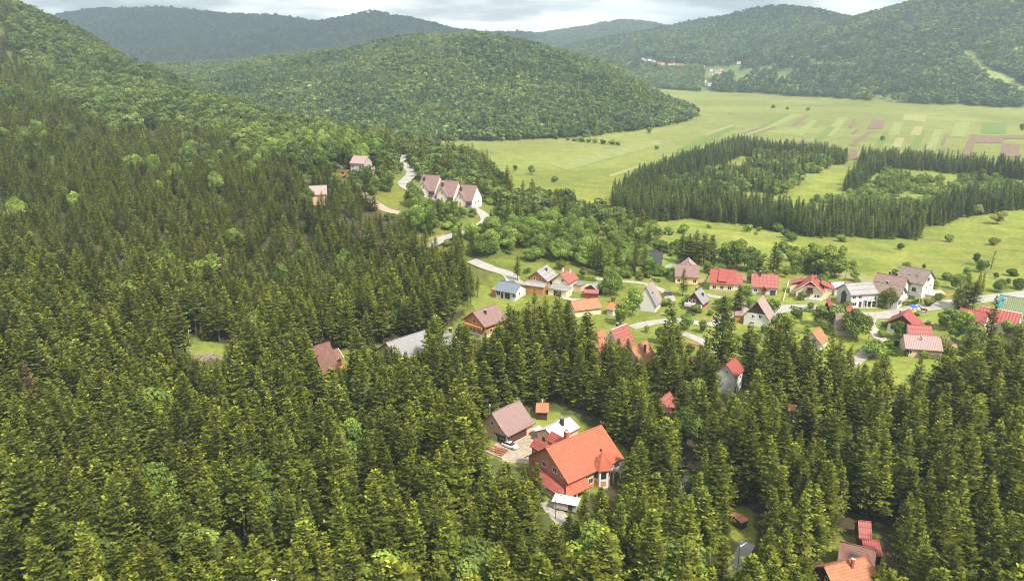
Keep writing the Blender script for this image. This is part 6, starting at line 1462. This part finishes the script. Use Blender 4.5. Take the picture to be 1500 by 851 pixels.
n_v = 0
for k in range(2500):
    if n_v >= 62: break
    u, v = random.uniform(800, 1500), random.uniform(392, 520)
    if v > 395 + 125 * smooth(820, 1000, u): continue
    x, y = pix_ground(u, v); z = H1(x, y); h = random.choice([3, 3.5, 4, 5, 6]); xa, ya = np.array([x]), np.array([y])
    if not clear_of(xa, ya, 1.6)[0] or not sight_ok(xa, ya, np.array([z]), h, h * .4)[0]: continue
    if any((x - a) ** 2 + (y - b_) ** 2 < (c_ + h * .35 + .5) ** 2 for a, b_, c_ in SINGLE): continue
    if u > 1300 and 455 < v < 475: continue
    single('b', u, v, h, 'small fruit tree in the gardens of the village', random.uniform(1, 1.4)); n_v += 1
print('garden trees', n_v)
# ------------------------------------------------------------------ woods
HILL_BROAD = [(100,-400),(600,230),(575,262),(490,262),(420,246),(330,216),(250,196),(170,205),(70,140),(20,70),(-60,-400)]
cand = []          # x, y, z, height, kind (0 spruce, 1 broadleaf, 2 bush, 3 dry)
def pick(x, y, hmean, poly_fn, pad):
    ok, z = in_view(x, y)
    x, y, z = x[ok], y[ok], z[ok]
    u, v, d = proj(x, y, z)
    m = poly_fn(u, v, x, y) & (y < 1350)
    x, y, z, u, v = x[m], y[m], z[m], u[m], v[m]
    m = clear_of(x, y, pad)
    for sx, sy, sr in SINGLE: m &= (x - sx) ** 2 + (y - sy) ** 2 > (sr + 1.2) ** 2
    x, y, z, u, v = x[m], y[m], z[m], u[m], v[m]
    m = unhidden(x, y, z)
    return x[m], y[m], z[m], u[m], v[m]
def in_forest(u, v, x, y):
    m = inpoly(LEFT_FOREST, u, v) | inpoly(FRONT_FOREST, u, v)
    for g in GLADES: m &= ~inpoly(g, u, v)
    return m
for (ya, yb, s) in ((70, 420, 5.2), (420, 700, 6.0), (700, 1350, 7.2)):
    x, y = grid_points(-1000, 460, ya, yb, s)
    x, y, z, u, v = pick(x, y, 20, in_forest, 1.6)
    n = len(x)
    pb = np.where(inpoly(HILL_BROAD, u, v), 0.74, 0.015 + 0.09 * (fbm(x / 45 + 11, y / 45, 3) > .62))
    # thinning makes the small gaps and the uneven roof of the wood
    keep = RNG.random(n) > 0.05 + 0.28 * (fbm(x / 22, y / 22 + 31, 2) > .66)
    br = RNG.random(n) < pb
    hh = np.where(br, RNG.uniform(10, 15, n), np.clip(RNG.normal(1, .15, n), .6, 1.35) * (11.4 + 6.1 * np.maximum(1 - smooth(215, 330, y), smooth(-60, 0, x))) * (0.86 + .28 * fbm(x / 60, y / 60 + 5, 2)))
    kd = np.where(br, 1, 0)
    dry = (RNG.random(n) < .0008)
    kd[dry & ~br] = 3
    for i in np.nonzero(keep)[0]: cand.append((x[i], y[i], z[i], hh[i], kd[i]))
# fill: young trees close the gaps of the near wood
A_ = np.array(cand)[:, :2]; A_ = A_[A_[:, 1] < 300]
x, y = grid_points(-300, 300, 70, 290, 3.4)
x, y, z, u, v = pick(x, y, 16, in_forest, 1.2)
for i in RNG.permutation(len(x)):
    if ((A_ - (x[i], y[i])) ** 2).sum(1).min() < 4.2 ** 2: continue
    A_ = np.vstack([A_, (x[i], y[i])])
    if RNG.random() < .06: continue
    cand.append((x[i], y[i], z[i], float(np.clip(RNG.normal(12.5, 3), 5, 18)), 0))
for (uu, vv) in [(318,418),(344,416),(303,414),(330,424),(218,276),(213,280)]:
    x, y = pix_ground(uu, vv); cand.append((x, y, H1(x, y), 15.5, 3))
# leafy slope above the village
x, y = grid_points(-260, 220, 200, 1000, 5.6)
x, y, z, u, v = pick(x, y, 10, lambda u, v, x, y: inpoly(BROAD_SLOPE, u, v), 1.5)
g = fbm(x / 38 + 70, y / 38 + 4, 3)
for i in range(len(x)):
    if g[i] < .355 or RNG.random() < .12: continue
    q = RNG.random()
    ever = 0.27 if (u[i] > 640 and v[i] < 300) else 0.13
    if q < ever: cand.append((x[i], y[i], z[i], RNG.uniform(11, 18), 0))
    elif q < .80: cand.append((x[i], y[i], z[i], RNG.uniform(6.5, 12.5), 1))
    else: cand.append((x[i], y[i], z[i], RNG.uniform(2.5, 4.5), 2))
C = np.array(cand)
wd_ = lambda h: np.where(C[:, 4] == 1, h * .36, h * .17)
okk = sight_ok(C[:, 0], C[:, 1], C[:, 2], C[:, 3], wd_(C[:, 3]))
for q in (.78, .6, .45):          # where a tall tree would stand in the way the photo shows a younger one
    h2 = C[:, 3] * q; ok2 = ~okk & sight_ok(C[:, 0], C[:, 1], C[:, 2], h2, wd_(h2)) & (h2 > 3.5)
    C[ok2, 3] = h2[ok2]; okk |= ok2
C = C[okk]
X, Y, Z, HH, KD = C.T
ut, vt, dt = proj(X, Y, Z + HH); ub, vb, db = proj(X, Y, Z)
ext = np.clip(np.minimum(vb, 851) - np.maximum(vt, 0), 0, None) * ((ut > -10) & (ut < 1510))
def top_n(mask, n, least=0):
    k = np.nonzero(mask & (ext > least))[0]
    return k[np.argsort(-ext[k])[:n]]
N_SPR = 300 - sum(1 for o in COL.objects if o.name.startswith('spruce_tree'))
th_s = top_n(KD == 0, N_SPR); th_b = top_n(KD == 1, 150, 14); th_u = top_n(KD == 2, 60, 6); th_d = top_n(KD == 3, 12)
taken = np.zeros(len(C), bool)
for k in (th_s, th_b, th_u, th_d): taken[k] = True

COLS = [(170,'at the near end of the big hillside forest'),(330,'in the big forest under the grassy clearing with the pole'),(480,'in the big forest below the brown steep roofed cabin'),(600,'in the big forest between the cabin and the paved yard'),
        (720,'in the wood beside the mauve roofed garage'),(830,'in front of the orange roofed house and its white trailer'),(960,'around the far corner of the orange roofed house'),(1060,'beside the narrow lane with the guard rail'),
        (1180,'in the wood behind the street lamp and the glade'),(1300,'around the orange tiled cabin in the forest'),(1400,'in the dark wood beyond the orange tiled cabin'),(9999,'in the dark wood at the near corner below the village')]
ROWS = [(560,'back rows'),(650,'middle rows'),(740,'nearer rows'),(9999,'front rows')]
def zone(u, v):
    c = next(t for e, t in COLS if u < e); r = next(t for e, t in ROWS if v < e)
    return c, r
for k in th_s:
    c, r = zone(ut[k], vt[k])
    lab = f'tall spruce {c}, {r}'
    tree_thing('spruce_tree', SPR[int(RNG.integers(len(SPR)))], X[k], Y[k], Z[k], HH[k], 20, lab, 'spruce', f'spruces {c}, {r}', wide=float(RNG.uniform(.85, 1.3)))
for k in th_b:
    if inpoly(LEFT_FOREST, np.array([ub[k]]), np.array([vb[k]]))[0] or inpoly(FRONT_FOREST, np.array([ub[k]]), np.array([vb[k]]))[0]:
        w = 'leafy tree standing among the spruces of the forest'
    elif ub[k] < 640: w = 'leafy tree on the slope between the hairpin road and the forest'
    elif ub[k] < 780: w = 'leafy tree on the slope between the terraced chalets and the timber chalet'
    else: w = 'leafy tree on the slope between the plain and the timber chalet'
    tree_thing('broadleaf_tree', BRO[int(RNG.integers(6))], X[k], Y[k], Z[k], HH[k], 12, w, 'tree', w.replace('leafy tree', 'leafy trees'), wide=float(RNG.uniform(.85, 1.2)))
for k in th_u:
    o = link('bush', BUSH[int(RNG.integers(4))]); s = HH[k] / 3; o.location = (X[k], Y[k], Z[k]); o.scale = (s * 1.3, s * 1.3, s)
    tag(o, 'bush among the trees of the leafy slope above the village', 'bush', 'bushes on the leafy slope')
for k in th_d:
    tree_thing('spruce_tree', DRY[int(RNG.integers(2))], X[k], Y[k], Z[k], HH[k], 20, 'dried out reddish brown spruce in the green forest', 'spruce', 'dried out spruces', wide=1.15)
rest = ~taken
def sc3(h, h0, n=None):
    wj = RNG.uniform(.95, 1.45, len(h)); return np.stack([h / h0 * wj, h / h0 * wj, h / h0], 1)
nearm = Y < 470
for nm, mask, colr, h0, lab in (
        ('spruce_forest', rest & ((KD == 0) | (KD == 3)) & nearm, W_SPR, 20, 'dense spruce forest covering the near slope'),
        ('hillside_forest', rest & ((KD == 0) | (KD == 3)) & ~nearm, W_SPR1, 20, 'spruce forest climbing the hillside'),
        ('leafy_forest', rest & (KD == 1) & (Y < 420), W_BRO, 12, 'leafy wood on the slope above the village'),
        ('hillside_leafy_forest', rest & (KD == 1) & (Y >= 420), W_BRO1H, 12, 'leafy wood on the upper hillside'),
        ('undergrowth', rest & (KD == 2), W_BUSH, 3, 'bushes between the trees of the slope')):
    if mask.any(): scatter(nm, colr, np.stack([X[mask], Y[mask], Z[mask] - .1], 1), sc3(HH[mask], h0), lab)
print('WOOD near', len(C), 'things', taken.sum())

# plantation on the plain
x, y = grid_points(40, 620, 380, 900, 3.9)
x, y, z, u, v = pick(x, y, 15, lambda u, v, x, y: np.any([inpoly(p, u + (fbm(x / 9, y / 9, 3) - .5) * 16, v + (fbm(x / 9 + 50, y / 9, 3) - .5) * 7) for p in PLANT_EVERGREEN], axis=0), .5)
h = np.clip(RNG.normal(11.0, 2.2, len(x)) * (.85 + .3 * fbm(x / 25, y / 25, 2)), 6, 17); scatter('plantation_forest', W_PLAN, np.stack([x, y, z - .1], 1), sc3(h, 15), 'dark spruce plantation planted in bands on the plain')
x, y = grid_points(40, 620, 380, 900, 5.2)
x, y, z, u, v = pick(x, y, 10, lambda u, v, x, y: inpoly(PLANT_MIXED, u, v) & (fbm(x / 40, y / 40, 2) > .34), .5)
q = RNG.random(len(x)) < .45
scatter('plantation_leafy_wood', W_BRO1, np.stack([x, y, z - .1], 1)[~q], sc3(RNG.uniform(7, 11, (~q).sum()), 12), 'leafy young wood inside the plantation')
scatter('plantation_mixed_wood', W_PLAN, np.stack([x, y, z - .1], 1)[q], sc3(RNG.uniform(10, 15, q.sum()), 15), 'younger spruces inside the plantation')
x, y = grid_points(120, 700, 380, 800, 4.6)
x, y, z, u, v = pick(x, y, 5, lambda u, v, x, y: inpoly(PLANT_SHRUB, u, v) & (fbm(x / 30 + 9, y / 30, 3) > .47), .5)
scatter('plantation_scrub', W_BRO1, np.stack([x, y, z - .1], 1), sc3(RNG.uniform(3, 7, len(x)), 12), 'pale scrub in the clearings of the plantation', None)

# wooded hills and mountains
def hill_wood(nm, x0, x1, y0, y1, s, hmin, hmax, lab, colr, h0, cond):
    x, y = grid_points(x0, x1, y0, y1, s)
    m = mountain(x, y); k = m > 3; x, y, m = x[k], y[k], m[k]
    ok, z = in_view(x, y, 14, 200); x, y, z, m = x[ok], y[ok], z[ok], m[ok]
    u, v, d = proj(x, y, z); k = cond(x, y, u, v, m) & (x ** 2 + y ** 2 > 0); x, y, z = x[k], y[k], z[k]
    k = unhidden(x, y, z, 14); x, y, z = x[k], y[k], z[k]
    if y0 >= 1100:
        keep_all = list(KEEP); KEEP[:] = FAR_KEEP; k = sight_ok(x, y, z, np.full(len(x), 14.0), np.full(len(x), 5.0)); KEEP[:] = keep_all
        for fx, fy, fr in FARV: k &= (x - fx) ** 2 + (y - fy) ** 2 > 26 ** 2
        x, y, z = x[k], y[k], z[k]
    sc = sc3(RNG.uniform(hmin, hmax, len(x)), h0); scatter(nm, colr, np.stack([x, y, z - .4], 1), sc, lab)
    print('HILL', nm, len(x))
def open_(x, y, u, v, m):
    o = (fbm(x / 210 + 3, y / 210 + 8, 4) > .60 - .09 * (1 - smooth(10, 60, m))) & (x > 420) & (v > 70) & (y < 2500)
    for g in FAR_OPEN: o |= inpoly(g, u, v)
    return ~(inpoly(PISTE, u, v) & (y > 900)) & (~o | (RNG.random(len(x)) < .12))
hill_wood('hill_forest', -900, 700, 780, 2150, 7.4, 8, 15, 'leafy forest covering the round hill beside the plain', W_BRO2, 12, lambda x, y, u, v, m: (u < 1030) | (y < 1150))
hill_wood('hill_spruces', -900, 700, 780, 2150, 20, 13, 20, 'dark spruces mixed into the forest of the round hill', W_SPR2, 18, lambda x, y, u, v, m: (u < 1030))
hill_wood('mountain_forest', -400, 1900, 1150, 3000, 12.0, 12, 20, 'leafy forest on the mountain flank beyond the fields', W_BRO2, 12, lambda x, y, u, v, m: ((u >= 1030) | (y > 2150)) & open_(x, y, u, v, m))
hill_wood('far_forest', -3200, 2600, 3000, 5600, 21.0, 20, 32, 'forest on the farthest mountains', W_SHADE, 12, lambda x, y, u, v, m: RNG.random(len(x)) < .93)
hill_wood('mountain_dark_forest', -400, 1900, 1400, 3000, 16.0, 14, 22, 'dark stands on the upper flank of the mountain beyond the fields', W_SHADE, 12, lambda x, y, u, v, m: ((u >= 1030) | (y > 2150)) & open_(x, y, u, v, m) & (fbm(x / 260, y / 260, 3) + m / 500 > .62))
